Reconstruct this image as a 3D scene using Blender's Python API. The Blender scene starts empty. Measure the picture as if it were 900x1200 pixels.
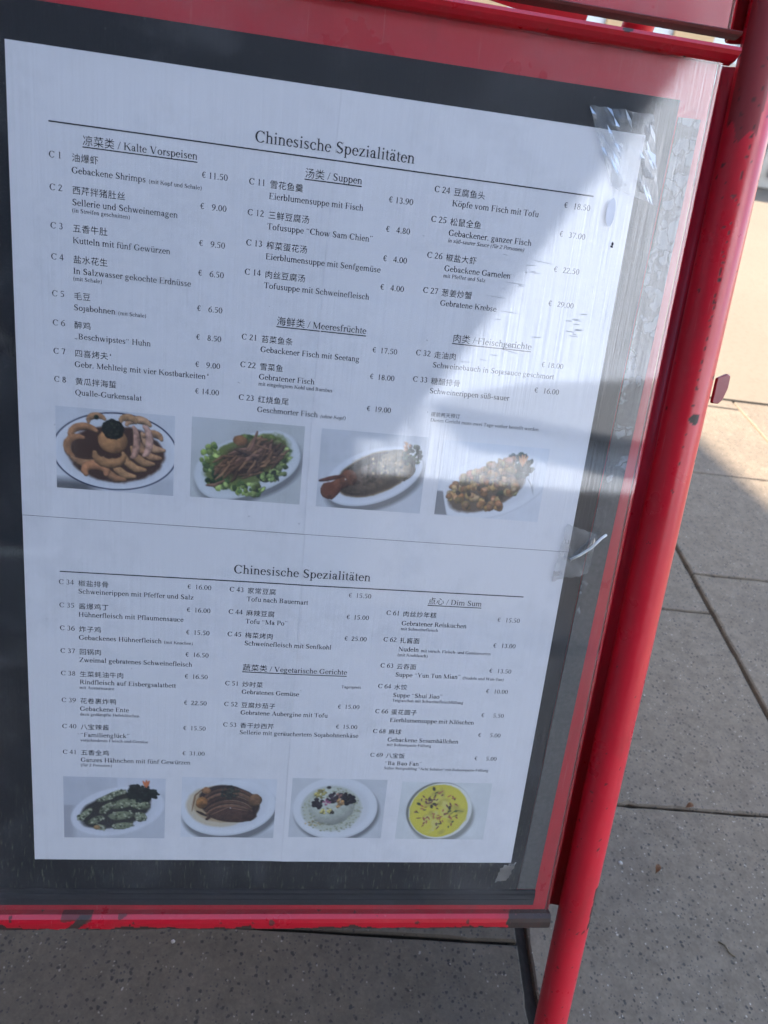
import bpy, bmesh, math, random
import numpy as np
from mathutils import Vector, Matrix
from mathutils import noise as mn

S = bpy.context.scene
COL = S.collection
R = math.radians

# ---------------------------------------------------------------- camera
cam_d = bpy.data.cameras.new('camera')
cam = bpy.data.objects.new('camera', cam_d)
COL.objects.link(cam)
cr = Vector((.989387, -.057988, .133233)); cd = Vector((.072435, -.598039, -.798187)); cf = Vector((.125964, .799366, -.587492))
m = Matrix.Identity(4)
for i in range(3):
    m[i][0] = cr[i]; m[i][1] = -cd[i]; m[i][2] = -cf[i]
CAM = Vector((.199665, -.171786, .967295))
m.translation = CAM
cam.matrix_world = m
cam_d.sensor_fit = 'HORIZONTAL'; cam_d.sensor_width = 36; cam_d.lens = 32.0
cam_d.clip_start = .02; cam_d.clip_end = 500
cam_d.dof.use_dof = True; cam_d.dof.focus_distance = .54; cam_d.dof.aperture_fstop = 15
S.camera = cam

# ---------------------------------------------------------------- light
SUN_AZ = Vector((-.60, .56)).normalized(); SUN_EL = R(36)      # direction TO the sun
sund = Vector((SUN_AZ.x*math.cos(SUN_EL), SUN_AZ.y*math.cos(SUN_EL), math.sin(SUN_EL)))
W_ = bpy.data.worlds.new('World'); S.world = W_; W_.use_nodes = True
nt = W_.node_tree
bg = nt.nodes['Background']; sky = nt.nodes.new('ShaderNodeTexSky'); sky.sky_type = 'NISHITA'
sky.sun_disc = False; sky.sun_elevation = SUN_EL; sky.sun_rotation = math.atan2(sund.x, sund.y)
sky.air_density = 1.0; sky.dust_density = 1.2; sky.ozone_density = 1.6
nt.links.new(sky.outputs[0], bg.inputs[0]); bg.inputs[1].default_value = .115
sl = bpy.data.lights.new('sun', 'SUN'); sl.energy = 4.0; sl.angle = R(.5); sl.color = (1, .88, .73)
sun = bpy.data.objects.new('sun', sl); COL.objects.link(sun)
sun.rotation_euler = (-sund).to_track_quat('-Z', 'Y').to_euler(); sun.location = sund*30
S.view_settings.view_transform = 'Standard'; S.view_settings.look = 'None'
S.view_settings.gamma = 1; S.view_settings.exposure = 2.80
S.render.engine = 'CYCLES'; S.cycles.max_bounces = 5; S.cycles.transparent_max_bounces = 16
S.cycles.use_denoising = True; S.cycles.use_adaptive_sampling = False; S.cycles.diffuse_bounces = 3; S.cycles.glossy_bounces = 3; S.cycles.sample_clamp_indirect = 6

# ---------------------------------------------------------------- helpers
def link(o, parent=None):
    COL.objects.link(o)
    if parent is not None: o.parent = parent
    return o
def meshobj(name, verts, faces, mat, parent=None, smooth=False):
    me = bpy.data.meshes.new(name); me.from_pydata(verts, [], faces); me.update()
    if smooth: me.polygons.foreach_set('use_smooth', [True]*len(me.polygons))
    me.materials.append(mat)
    return link(bpy.data.objects.new(name, me), parent)
def bmobj(name, bm, mat, parent=None, smooth=False):
    me = bpy.data.meshes.new(name); bm.to_mesh(me); bm.free()
    if smooth: me.polygons.foreach_set('use_smooth', [True]*len(me.polygons))
    me.materials.append(mat)
    return link(bpy.data.objects.new(name, me), parent)
def tag(o, label=None, cat=None, group=None, kind=None):
    if label: o['label'] = label
    if cat: o['category'] = cat
    if group: o['group'] = group
    if kind: o['kind'] = kind
    return o
def empty(name, loc=(0, 0, 0), rot=(0, 0, 0)):
    o = bpy.data.objects.new(name, None); o.location = loc; o.rotation_euler = rot; o.empty_display_size = .05
    return link(o)
def box(bm, x0, x1, y0, y1, z0, z1, bev=0, seg=2):
    b = bmesh.new()
    bmesh.ops.create_cube(b, size=1, matrix=Matrix.Translation(((x0+x1)/2, (y0+y1)/2, (z0+z1)/2)) @ Matrix.Diagonal((x1-x0, y1-y0, z1-z0, 1)))
    if bev: bmesh.ops.bevel(b, geom=b.edges[:], offset=bev, segments=seg, affect='EDGES')
    me = bpy.data.meshes.new('tmp'); b.to_mesh(me); b.free(); bm.from_mesh(me); bpy.data.meshes.remove(me)
def tube_bm(pts, r, n=28, cap=True):
    bm = bmesh.new(); rings = []
    for i, p in enumerate(pts):
        p = Vector(p); a = Vector(pts[max(i-1, 0)]); b = Vector(pts[min(i+1, len(pts)-1)])
        t = (b-a).normalized(); x = t.cross(Vector((0, 1, 0)))
        if x.length < .01: x = t.cross(Vector((1, 0, 0)))
        x.normalize(); y = t.cross(x)
        rings.append([bm.verts.new(p+r*(x*math.cos(2*math.pi*k/n)+y*math.sin(2*math.pi*k/n))) for k in range(n)])
    for i in range(len(rings)-1):
        for k in range(n):
            bm.faces.new((rings[i][k], rings[i][(k+1) % n], rings[i+1][(k+1) % n], rings[i+1][k]))
    if cap:
        bm.faces.new(rings[0][::-1]); bm.faces.new(rings[-1])
    bmesh.ops.recalc_face_normals(bm, faces=bm.faces)
    return bm

# --- node helper
class NT:
    def __init__(s, name):
        s.m = bpy.data.materials.new(name); s.m.use_nodes = True; s.t = s.m.node_tree
        s.p = s.t.nodes['Principled BSDF']; s.out = s.t.nodes['Material Output']
        s.co = s.n('ShaderNodeTexCoord').outputs['Object']
    def n(s, k): return s.t.nodes.new(k)
    def l(s, a, b): s.t.links.new(a, b)
    def set(s, sock, v):
        if hasattr(v, 'is_linked') or hasattr(v, 'links'): s.l(v, sock)
        elif isinstance(v, (tuple, list)) and len(v) == 3 and sock.type == 'RGBA': sock.default_value = (*v, 1)
        else: sock.default_value = v
    def map(s, sc, loc=(0, 0, 0), rot=(0, 0, 0)):
        k = s.n('ShaderNodeMapping'); s.l(s.co, k.inputs[0]); k.inputs['Scale'].default_value = sc; k.inputs['Location'].default_value = loc; k.inputs['Rotation'].default_value = rot
        return k.outputs[0]
    def noise(s, scale, detail=4, rough=.55, vec=None, dist=0):
        k = s.n('ShaderNodeTexNoise'); s.l(vec or s.co, k.inputs['Vector']); k.inputs['Scale'].default_value = scale
        k.inputs['Detail'].default_value = detail; k.inputs['Roughness'].default_value = rough; k.inputs['Distortion'].default_value = dist
        return k.outputs['Fac']
    def voro(s, scale, feat='F1', vec=None, out='Distance', rnd=1):
        k = s.n('ShaderNodeTexVoronoi'); k.feature = feat; s.l(vec or s.co, k.inputs['Vector']); k.inputs['Scale'].default_value = scale
        k.inputs['Randomness'].default_value = rnd
        return k.outputs[out]
    def ramp(s, f, a, b, lo=0., hi=1.):
        k = s.n('ShaderNodeMapRange'); s.set(k.inputs[0], f); k.inputs[1].default_value = a; k.inputs[2].default_value = b; k.inputs[3].default_value = lo; k.inputs[4].default_value = hi
        return k.outputs[0]
    def math(s, op, a, b=0.):
        k = s.n('ShaderNodeMath'); k.operation = op; s.set(k.inputs[0], a); s.set(k.inputs[1], b); return k.outputs[0]
    def mix(s, f, a, b):
        k = s.n('ShaderNodeMix'); k.data_type = 'RGBA'; s.set(k.inputs[0], f); s.set(k.inputs[6], a); s.set(k.inputs[7], b); return k.outputs[2]
    def bump(s, h, st=.3, d=.001):
        k = s.n('ShaderNodeBump'); k.inputs['Strength'].default_value = st; k.inputs['Distance'].default_value = d; s.l(h, k.inputs['Height']); s.l(k.outputs[0], s.p.inputs['Normal'])
        return k.outputs[0]
    def base(s, v, rough=.5, spec=.5):
        s.set(s.p.inputs['Base Color'], v); s.set(s.p.inputs['Roughness'], rough); s.p.inputs['Specular IOR Level'].default_value = spec
    def attr(s, name, out='Fac'):
        k = s.n('ShaderNodeAttribute'); k.attribute_name = name; return k.outputs[out]
    def sep(s, vec=None):
        k = s.n('ShaderNodeSeparateXYZ'); s.l(vec or s.co, k.inputs[0]); return k.outputs

# ---------------------------------------------------------------- materials
def mat_plain(name, c, rough=.6, spec=.4, var=.15, sc=8):
    t = NT(name); f = t.noise(sc, 5)
    t.base(t.mix(f, tuple(x*(1-var) for x in c), tuple(min(1, x*(1+var)) for x in c)), rough, spec)
    return t.m
def mat_red(name, c=(.66, .016, .034), chips=True, attr=False):
    t = NT(name)
    big = t.noise(9, 4); fine = t.noise(160, 3)
    col = t.mix(t.ramp(big, .3, .7), tuple(x*.86 for x in c), c)
    col = t.mix(t.ramp(fine, .55, .8, 0, .12), col, (.62, .12, .12))
    mask = None
    if chips:
        ch = t.noise(190, 3, .6, t.map((1, 1, .55)))
        area = t.noise(6, 2)
        mask = t.math('MULTIPLY', t.ramp(ch, .70, .72), t.ramp(area, .46, .52))
    if attr:
        a = t.attr('chip'); mask = a if mask is None else t.math('MAXIMUM', mask, a)
    rust = t.mix(t.noise(120, 4), (.022, .014, .012), (.060, .034, .024))
    if mask is not None: col = t.mix(mask, col, rust)
    rg = t.ramp(t.noise(30, 5), .3, .8, .24, .46)
    if mask is not None: rg = t.math('ADD', rg, t.math('MULTIPLY', mask, .4))
    scr = t.ramp(t.noise(1, 3, .6, t.map((420, 420, 16), (2, 0, 0), (0, .12, 0))), .66, .72, 0, .35); col = t.mix(scr, col, (.60, .16, .16))
    grime = t.ramp(t.noise(21, 5, .7, t.map((1, 1, .4), (6, 0, 0))), .52, .75, 0, .38); col = t.mix(grime, col, (.17, .035, .03)); rg = t.math('ADD', rg, t.math('MULTIPLY', grime, .35))
    t.base(col, rg, .5)
    t.p.inputs['Coat Weight'].default_value = .30; t.p.inputs['Coat Roughness'].default_value = .22
    h = t.math('ADD', t.math('MULTIPLY', fine, .25), t.noise(14, 3))
    if mask is not None: h = t.math('SUBTRACT', h, t.math('MULTIPLY', mask, .5))
    t.bump(h, .25, .0012)
    return t.m
M_tube = mat_red('red_tube_paint', attr=True)
M_panel = mat_red('red_panel_paint', (.58, .018, .036), chips=False)
M_lip = mat_red('red_lip_paint', (.50, .008, .022), chips=True, attr=True)

def mat_paper():
    t = NT('paper'); f = t.noise(7, 4); g = t.noise(400, 2)
    st = t.ramp(t.noise(26, 5, .65), .66, .78, 0, .16)
    t.base(t.mix(st, t.mix(f, (.815, .795, .805), (.855, .835, .845)), (.62, .60, .57)), .45, .4)
    t.bump(t.math('ADD', t.noise(18, 3), t.math('MULTIPLY', g, .04)), .10, .002)
    return t.m
M_paper = mat_paper()
M_ink = mat_plain('black_ink', (.022, .022, .028), .6, .3, .3, 200)
def mat_black():
    t = NT('black_backing'); x, y, z = t.sep()
    wv = t.noise(1, 4, .7, t.map((420, 1, 60)))
    d1 = t.ramp(t.noise(16, 5, .7), .55, .75)
    low = t.ramp(z, .46, .38)
    spk = t.math('MULTIPLY', t.ramp(wv, .56, .7), t.math('MULTIPLY', low, .7))
    sp2 = t.ramp(t.noise(330, 2), .70, .76, 0, .45)
    col = t.mix(t.math('MULTIPLY', d1, .6), (.012, .013, .017), (.055, .06, .066))
    col = t.mix(spk, col, (.17, .165, .11)); col = t.mix(sp2, col, (.12, .12, .12))
    t.base(col, .55, .35); t.bump(wv, .2, .0006)
    return t.m
M_black = mat_black()
M_blackrim = mat_plain('black_plastic_channel', (.022, .024, .03), .38, .5, .4, 60)
def mat_strip():
    t = NT('peeling_grey_strip'); x, y, z = t.sep()
    v = t.map((1, 1, .75)); wob = t.noise(45, 3)
    vv = t.n('ShaderNodeVectorMath'); vv.operation = 'ADD'; t.l(v, vv.inputs[0])
    cmb = t.n('ShaderNodeCombineXYZ'); t.l(t.math('MULTIPLY', wob, .03), cmb.inputs[0]); t.l(t.math('MULTIPLY', t.noise(52, 3), .03), cmb.inputs[2]); t.l(cmb.outputs[0], vv.inputs[1])
    crack = t.voro(95, 'DISTANCE_TO_EDGE', vv.outputs[0])
    cell = t.voro(95, 'F1', vv.outputs[0], 'Color')
    keep = t.ramp(t.math('ADD', t.noise(38, 3), t.ramp(z, .55, 1.0, -.22, .08)), .49, .52)
    plate = t.math('MULTIPLY', t.ramp(crack, .04, .09), keep)
    dirt = t.noise(260, 4, .7)
    basec = t.mix(dirt, (.045, .045, .045), (.17, .165, .155))
    topc = t.mix(t.noise(180, 4), (.17, .18, .19), (.30, .32, .33))
    t.base(t.mix(plate, basec, topc), .6, .4); t.bump(t.math('ADD', plate, t.math('MULTIPLY', dirt, .6)), .5, .0006)
    return t.m
M_strip = mat_strip()
def mat_acrylic(name, refl=.088, dust=.026, seed=0):
    t = NT(name); t.t.nodes.remove(t.p)
    tr = t.n('ShaderNodeBsdfTransparent'); tr.inputs[0].default_value = (.93, .94, .95, 1)
    gl = t.n('ShaderNodeBsdfGlossy'); gl.inputs[0].default_value = (1, 1, 1, 1)
    t.l(t.ramp(t.noise(6, 3, .5, t.map((1, 1, 1), (seed, 0, 0))), .3, .7, .034, .062), gl.inputs['Roughness'])
    streak = t.noise(1, 4, .65, t.map((900, 1, 9), (seed, 0, 0))); wave = t.noise(5, 2, .5, t.map((1, 1, .8), (seed, 3, 0)))
    b = t.n('ShaderNodeBump'); b.inputs['Strength'].default_value = .011; b.inputs['Distance'].default_value = .001
    b2 = t.n('ShaderNodeBump'); b2.inputs['Strength'].default_value = .11; b2.inputs['Distance'].default_value = .004
    t.l(wave, b2.inputs['Height']); t.l(streak, b.inputs['Height']); t.l(b2.outputs[0], b.inputs['Normal']); t.l(b.outputs[0], gl.inputs['Normal'])
    lw = t.n('ShaderNodeLayerWeight'); lw.inputs[0].default_value = .5      # Schlick on the outer face only
    sch = t.math('ADD', refl, t.math('MULTIPLY', t.math('POWER', lw.outputs['Facing'], 5.), 1-refl))
    front = t.math('SUBTRACT', 1., t.n('ShaderNodeNewGeometry').outputs['Backfacing'])
    f = t.math('MULTIPLY', t.math('MULTIPLY', sch, front), t.ramp(streak, .32, .68, 1.4, .62))
    mx = t.n('ShaderNodeMixShader'); t.l(f, mx.inputs[0]); t.l(tr.outputs[0], mx.inputs[1]); t.l(gl.outputs[0], mx.inputs[2])
    df = t.n('ShaderNodeBsdfDiffuse'); df.inputs[0].default_value = (.55, .57, .6, 1)
    d = t.math('ADD', dust, t.math('MULTIPLY', t.ramp(t.noise(14, 6, .7), .50, .78), .09))
    d = t.math('ADD', d, t.math('MULTIPLY', t.ramp(streak, .68, .8), .06)); d = t.math('MULTIPLY', d, front)
    mx2 = t.n('ShaderNodeMixShader'); t.l(d, mx2.inputs[0]); t.l(mx.outputs[0], mx2.inputs[1]); t.l(df.outputs[0], mx2.inputs[2])
    t.l(mx2.outputs[0], t.out.inputs[0])
    return t.m
M_acr = mat_acrylic('scratched_acrylic')
M_acr2 = mat_acrylic('scratched_header_acrylic', .014, .008, 7)
def mat_tape():
    t = NT('clear_tape'); t.t.nodes.remove(t.p)
    tr = t.n('ShaderNodeBsdfTransparent'); tr.inputs[0].default_value = (.9, .9, .9, 1)
    gl = t.n('ShaderNodeBsdfGlossy'); gl.inputs['Roughness'].default_value = .3; gl.inputs[0].default_value = (.6, .6, .6, 1)
    df = t.n('ShaderNodeBsdfDiffuse'); df.inputs[0].default_value = (.62, .64, .64, 1)
    fr = t.n('ShaderNodeFresnel'); fr.inputs[0].default_value = 1.5
    mx = t.n('ShaderNodeMixShader'); mx.inputs[0].default_value = .17; t.l(tr.outputs[0], mx.inputs[1]); t.l(df.outputs[0], mx.inputs[2])
    m2 = t.n('ShaderNodeMixShader'); t.l(fr.outputs[0], m2.inputs[0]); t.l(mx.outputs[0], m2.inputs[1]); t.l(gl.outputs[0], m2.inputs[2])
    t.l(m2.outputs[0], t.out.inputs[0]); return t.m
M_tape = mat_tape()
def mat_photo():
    t = NT('printed_photo'); t.base(t.attr('Col', 'Color'), .4, .4); return t.m
M_photo = mat_photo()

def mat_slab():
    t = NT('concrete_slab')
    big = t.noise(2.2, 5, .6); mid = t.noise(22, 5, .65); fine = t.noise(210, 3, .7)
    col = t.mix(big, (.132, .102, .070), (.196, .152, .106)); col = t.mix(t.ramp(mid, .35, .7, 0, .5), col, (.112, .088, .062))
    col = t.mix(t.ramp(fine, .4, .75, 0, .45), col, (.235, .19, .14))
    # exposed aggregate: dark and pale chips
    def chips(sc, thr, dens, c, loc):
        nonlocal col
        v = t.n('ShaderNodeVectorMath'); v.operation = 'ADD'; t.l(t.map((1, 1, 1), loc), v.inputs[0])
        k = t.n('ShaderNodeCombineXYZ'); t.l(t.math('MULTIPLY', t.noise(sc*1.3, 2), .7/sc), k.inputs[0]); t.l(t.math('MULTIPLY', t.noise(sc*1.1, 2), .9/sc), k.inputs[1]); t.l(k.outputs[0], v.inputs[1])
        d = t.voro(sc, 'F1', v.outputs[0]); cc = t.n('ShaderNodeSeparateColor'); t.l(t.voro(sc, 'F1', v.outputs[0], 'Color'), cc.inputs[0])
        mk = t.math('MULTIPLY', t.ramp(d, thr, thr*.75), t.ramp(cc.outputs[0], dens, dens-.02))
        col = t.mix(mk, col, c)
    chips(140, .32, .34, (.046, .040, .033), (0, 0, 0)); chips(100, .22, .10, (.055, .05, .044), (3, 1, 0))
    chips(260, .34, .30, (.072, .064, .054), (5, 2, 0)); chips(130, .22, .035, (.38, .33, .27), (8, 4, 0)); chips(240, .3, .08, (.36, .31, .25), (2, 9, 0))
    blot = t.ramp(t.noise(48, 5, .7), .40, .66, 0, .5); col = t.mix(blot, col, (.088, .071, .052))
    stain = t.ramp(t.noise(3.2, 4, .6, t.map((1, 1, 1), (4, 2, 0))), .5, .7, 0, .3)
    col = t.mix(stain, col, (.085, .066, .052))
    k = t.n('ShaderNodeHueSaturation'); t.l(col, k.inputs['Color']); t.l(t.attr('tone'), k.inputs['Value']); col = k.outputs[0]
    t.base(col, t.ramp(mid, .3, .7, .7, .9), .3); t.bump(t.math('ADD', fine, t.math('MULTIPLY', mid, .6)), .35, .0015)
    return t.m
M_slab = mat_slab()
M_joint = mat_plain('joint_dirt', (.03, .026, .022), .95, .1, .5, 90)
def mat_sand():
    t = NT('pale_forecourt'); col = t.mix(t.noise(1.2, 5), (.138, .112, .082), (.172, .14, .104)); col = t.mix(t.ramp(t.noise(60, 4), .5, .75, 0, .5), col, (.10, .082, .06))
    t.base(col, .9, .2); t.bump(t.noise(80, 4), .3, .003); return t.m
M_sand = mat_sand()
M_cream = mat_plain('cream_plaster', (.82, .80, .76), .85, .2, .04, 1.5)
M_pale = mat_plain('pale_blue_plaster', (.68, .76, .90), .85, .2, .03, 1.5)
M_dark = mat_plain('dark_facade', (.055, .052, .05), .7, .3, .3, 2)
M_awn = mat_plain('dark_awning_canvas', (.045, .04, .042), .9, .2, .2, 3)
M_white = mat_plain('white_frames', (.78, .77, .74), .5, .4, .05, 5)
M_orange = mat_plain('orange_canvas', (.72, .46, .24), .8, .2, .15, 6)
M_glass = mat_plain('dark_window_glass', (.03, .035, .04), .08, .6, .2, 2)
M_beige = mat_plain('beige_concrete', (.45, .42, .37), .85, .2, .12, 12)
M_roof = mat_plain('grey_roof', (.12, .11, .11), .8, .2, .2, 3)
M_leaf = mat_plain('dry_leaf', (.17, .075, .03), .7, .3, .4, 120)
M_pebble = mat_plain('pale_pebble', (.30, .28, .25), .7, .3, .2, 200)
M_wire = mat_plain('twig', (.13, .10, .06), .8, .2, .4, 150)

# ---------------------------------------------------------------- board coordinates
WU = .42; G = 2.35; TH = R(21)
RB = Matrix.Rotation(-TH, 4, 'X')
def bl(u, v, w=0.): return Vector((WU*u, -w, WU*(G-v)))     # board local metres: u,v in sheet widths, w outwards
def bw(u, v, w=0.): return RB @ bl(u, v, w)

# ================================================================ SETTING
# ground sheet
n = 40
gv = [(-120, -120, 0), (120, -120, 0), (120, 160, 0), (-120, 160, 0)]
ground = tag(meshobj('ground', [(x, y, -.012) for x, y, z in gv], [(0, 1, 2, 3)], M_joint), kind='structure')
# paved slabs: separate slabs as one paved surface, rotated grid, staggered columns
PA = R(-3.4)
ca, sa = math.cos(PA), math.sin(PA)
def pv(a, b, z): return (.545 + a*ca - b*sa, .30 + a*sa + b*ca, z)
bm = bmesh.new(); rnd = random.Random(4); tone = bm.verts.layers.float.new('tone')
gapA, gapB, cw, rh = .011, .0042, .545, .478
for c in range(-10, 40):
    off = {0: .112, -1: -.100, 1: .245}.get(c, rnd.random()*rh)
    for r_ in range(-12, 60):
        a0 = c*cw + (.008 if c == 0 else .0045); a1 = (c+1)*cw - (.008 if c == -1 else .0045)
        if c == -2: continue
        if c == -1: a0 -= cw
        b0 = off + r_*rh + gapB*.5; b1 = off + (r_+1)*rh - gapB*.5
        if c > 8 or r_ > 24 or r_ < -6:
            if rnd.random() < 0: continue
        dz = rnd.uniform(-.0012, .0012)
        ch = .0025
        near = -2 < c < 5 and -4 < r_ < 8
        q = 34 if near else 1
        cor = [(a0, b0), (a1, b0), (a1, b1), (a0, b1)]; mid, top = [], []
        for k in range(4):
            (xa, ya), (xb, yb) = cor[k], cor[(k+1) % 4]; nx, ny = ((0, 1), (-1, 0), (0, -1), (1, 0))[k]
            for e_ in range(q):
                f_ = e_/q; x, y = xa+(xb-xa)*f_, ya+(yb-ya)*f_
                if near:
                    h = mn.noise(Vector((x*9, y*9, c+3.3*r_)))*.0016+mn.noise(Vector((x*45, y*45, k)))*.0014+max(0, mn.noise(Vector((x*26, y*26, 7)))-.28)*.016
                else: h = 0
                if e_ == 0:
                    px, py = ((0, 1), (-1, 0), (0, -1), (1, 0))[(k-1) % 4]; dx, dy = nx+px, ny+py
                else: dx, dy = nx, ny
                mid.append((x+dx*h*.5, y+dy*h*.5)); top.append((x+dx*(h+ch), y+dy*(h+ch)))
        vs = []; ms = [bm.verts.new(pv(x, y, -.012)) for x, y in mid]; m2 = [bm.verts.new(pv(x, y, -.003+dz)) for x, y in mid]; ts = [bm.verts.new(pv(x, y, dz)) for x, y in top]
        n_ = len(mid)
        for k in range(n_):
            bm.faces.new((ms[k], ms[(k+1) % n_], m2[(k+1) % n_], m2[k])); bm.faces.new((m2[k], m2[(k+1) % n_], ts[(k+1) % n_], ts[k]))
        ms = ms+m2
        bm.faces.new(ts)
        tn = .50 if c == -1 else {0: .98, 1: 1.04}.get(c, rnd.uniform(.88, 1.1))  # left column darkened to deepen the shade under the board
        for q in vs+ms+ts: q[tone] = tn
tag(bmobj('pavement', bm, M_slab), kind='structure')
# pale sunlit forecourt further away
fc = [(.9, 2.02), (40, .2), (60, 60), (-30, 60), (-4, 2.3)]
bm = bmesh.new(); lo = [bm.verts.new((x, y, -.01)) for x, y in fc]; hi = [bm.verts.new((x, y, .006)) for x, y in fc]
bm.faces.new(hi)
for k in range(5): bm.faces.new((lo[k], lo[(k+1) % 5], hi[(k+1) % 5], hi[k]))
bmesh.ops.recalc_face_normals(bm, faces=bm.faces)
tag(bmobj('forecourt', bm, M_sand), kind='structure')

# restaurant building on the left: its shadow lies over the pavement; awning overhead behind the camera
rb = tag(empty('restaurant_building', (-3.4, 0, 0), (0, 0, R(8))), 'shaded restaurant building with dark awning left of the sandwich board', 'building')
bm = bmesh.new(); box(bm, -8, 0, -9, 26, 0, 5.55); bmobj('wall', bm, M_dark, rb)
bm = bmesh.new(); box(bm, -8.2, .12, -9.2, 26.2, 5.552, 5.72, .02); bmobj('roof', bm, M_roof, rb)
for k in range(6):
    bm = bmesh.new(); box(bm, .002, .06, -7+k*5, -4.4+k*5, .7, 2.5, .01); w = bmobj('window', bm, M_glass, rb)
    bm = bmesh.new()
    for (y0, y1, z0, z1) in ((-7.08, -7, .62, 2.58), (-4.4, -4.32, .62, 2.58), (-7, -4.4, 2.5, 2.58), (-7, -4.4, .62, .7)): box(bm, .002, .09, y0+k*5, y1+k*5, z0, z1, .005)
    bmobj('frame', bm, M_white, w)
# the awning (real roof of canvas over the tables, its right edge runs past the camera)
AW_X, AW_Z = 1.42, 2.62
bm = bmesh.new(); box(bm, -3.3, AW_X, -9.0, -1.25, AW_Z, AW_Z+.03, .008)
box(bm, AW_X-.02, AW_X+.012, -9.0, -1.25, AW_Z-.16, AW_Z-.002, .004)
aw = bmobj('awning', bm, M_awn); tag(aw, 'dark canvas awning stretched overhead beside the restaurant', 'awning')
for y in (-8.8, -4.8):
    bm = bmesh.new(); box(bm, AW_X-.30, AW_X-.24, y-.03, y+.03, 0, AW_Z, .006); bmobj('post', bm, M_roof, aw)

bm = bmesh.new(); box(bm, -3.2, .98, -8.6, -8.45, 0, AW_Z-.005, .01)  # unseen screen added to keep the bright facade out of the left reflection
tag(bmobj('glare_blocker', bm, M_awn), 'added dark screen behind the camera blocking bright reflections in the acrylic', 'screen')

# pale building facing the board, lit by the sun, seen only as the reflection in the acrylic
fb = tag(empty('facing_building', (7, -15, 0)), 'tall pale sunlit building across the street from the menu board', 'building')
bm = bmesh.new(); box(bm, -16, 16, -8, 0, 3.05, 19); bmobj('wall', bm, M_pale, fb)
bm = bmesh.new(); box(bm, -16, 16, -8, .05, 0, 3.04); bmobj('shopfront', bm, M_dark, fb)
bm = bmesh.new(); box(bm, -16.2, 16.2, -8.2, .25, 19.002, 19.3, .03); bmobj('roof', bm, M_roof, fb)
up = [(-3.9, 4.75), (-3.2, 4.95), (-2.4, 5.2), (-1.4, 5.42), (-.2, 5.55), (1.2, 5.72), (2.6, 5.95), (4.5, 6.0), (8, 6.3)]  # added wavy band, outlined to form the grey strip in the reflection
dn = [(8, 4.2), (4.5, 4.1), (2.6, 4.35), (1.2, 4.2), (-.2, 4.3), (-1.4, 4.45), (-2.6, 4.55), (-3.6, 4.62)]
poly = up+dn; k = len(poly)
vs = [(x, y, z) for y in (.055, .8) for x, z in poly]
o = meshobj('reflection_band', vs, [tuple(range(k)), tuple(range(2*k-1, k-1, -1))]+[(i, (i+1) % k, k+(i+1) % k, k+i) for i in range(k)], mat_plain('slate_band', (.27, .29, .32), .9, .2, .2, 2), fb)

# background seen through the gap between header and panel
pb = tag(empty('cafe_building', (6.0, 17, 0)), 'sunlit cream building with orange blinds far behind the board', 'building')
bm = bmesh.new(); box(bm, -14, 14, 0, 6, 0, 7); bmobj('wall', bm, M_cream, pb)
bm = bmesh.new(); box(bm, -14.2, 14.2, -.2, 6.2, 7.002, 7.3, .03); bmobj('roof', bm, M_roof, pb)
for k in range(9):
    x = -6.2+k*1.5
    bm = bmesh.new(); box(bm, x, x+.85, -.05, -.002, .55, 2.2, .01); w = bmobj('window', bm, M_glass, pb)
    bm = bmesh.new(); box(bm, x-.08, x+.93, -.11, -.052, .4, .55, .01); bmobj('sill', bm, M_white, w)
    bm = bmesh.new(); box(bm, x-.02, x+.87, -.14, -.052, .62+.12*(k % 3), 2.25, .01); bmobj('blind', bm, M_orange if k % 3 else M_white, w)
pl = tag(empty('ribbed_planter', (3.55, 7.4, 0), (0, 0, R(-6))), 'ribbed beige concrete planter standing on the sunlit forecourt', 'planter')
bm = bmesh.new(); box(bm, -.55, 1.5, 0, .5, 0, .80, .02)
for k in range(17): box(bm, -.5+k*.12, -.44+k*.12, -.035, -.002, .12, .92, .01)
bmobj('body', bm, M_beige, pl)
bm = bmesh.new(); box(bm, -.6, 1.55, -.08, .55, .921, 1.0, .02); bmobj('rim', bm, M_beige, pl)

# ================================================================ SANDWICH BOARD
stand = tag(empty('sandwich_board', (0, 0, 0), (-TH, 0, 0)), 'red tubular steel sandwich board with chipped paint standing on the pavement', 'sandwich board')
TU = 1.1735; TR_ = .0368*WU; VT = -.95

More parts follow.
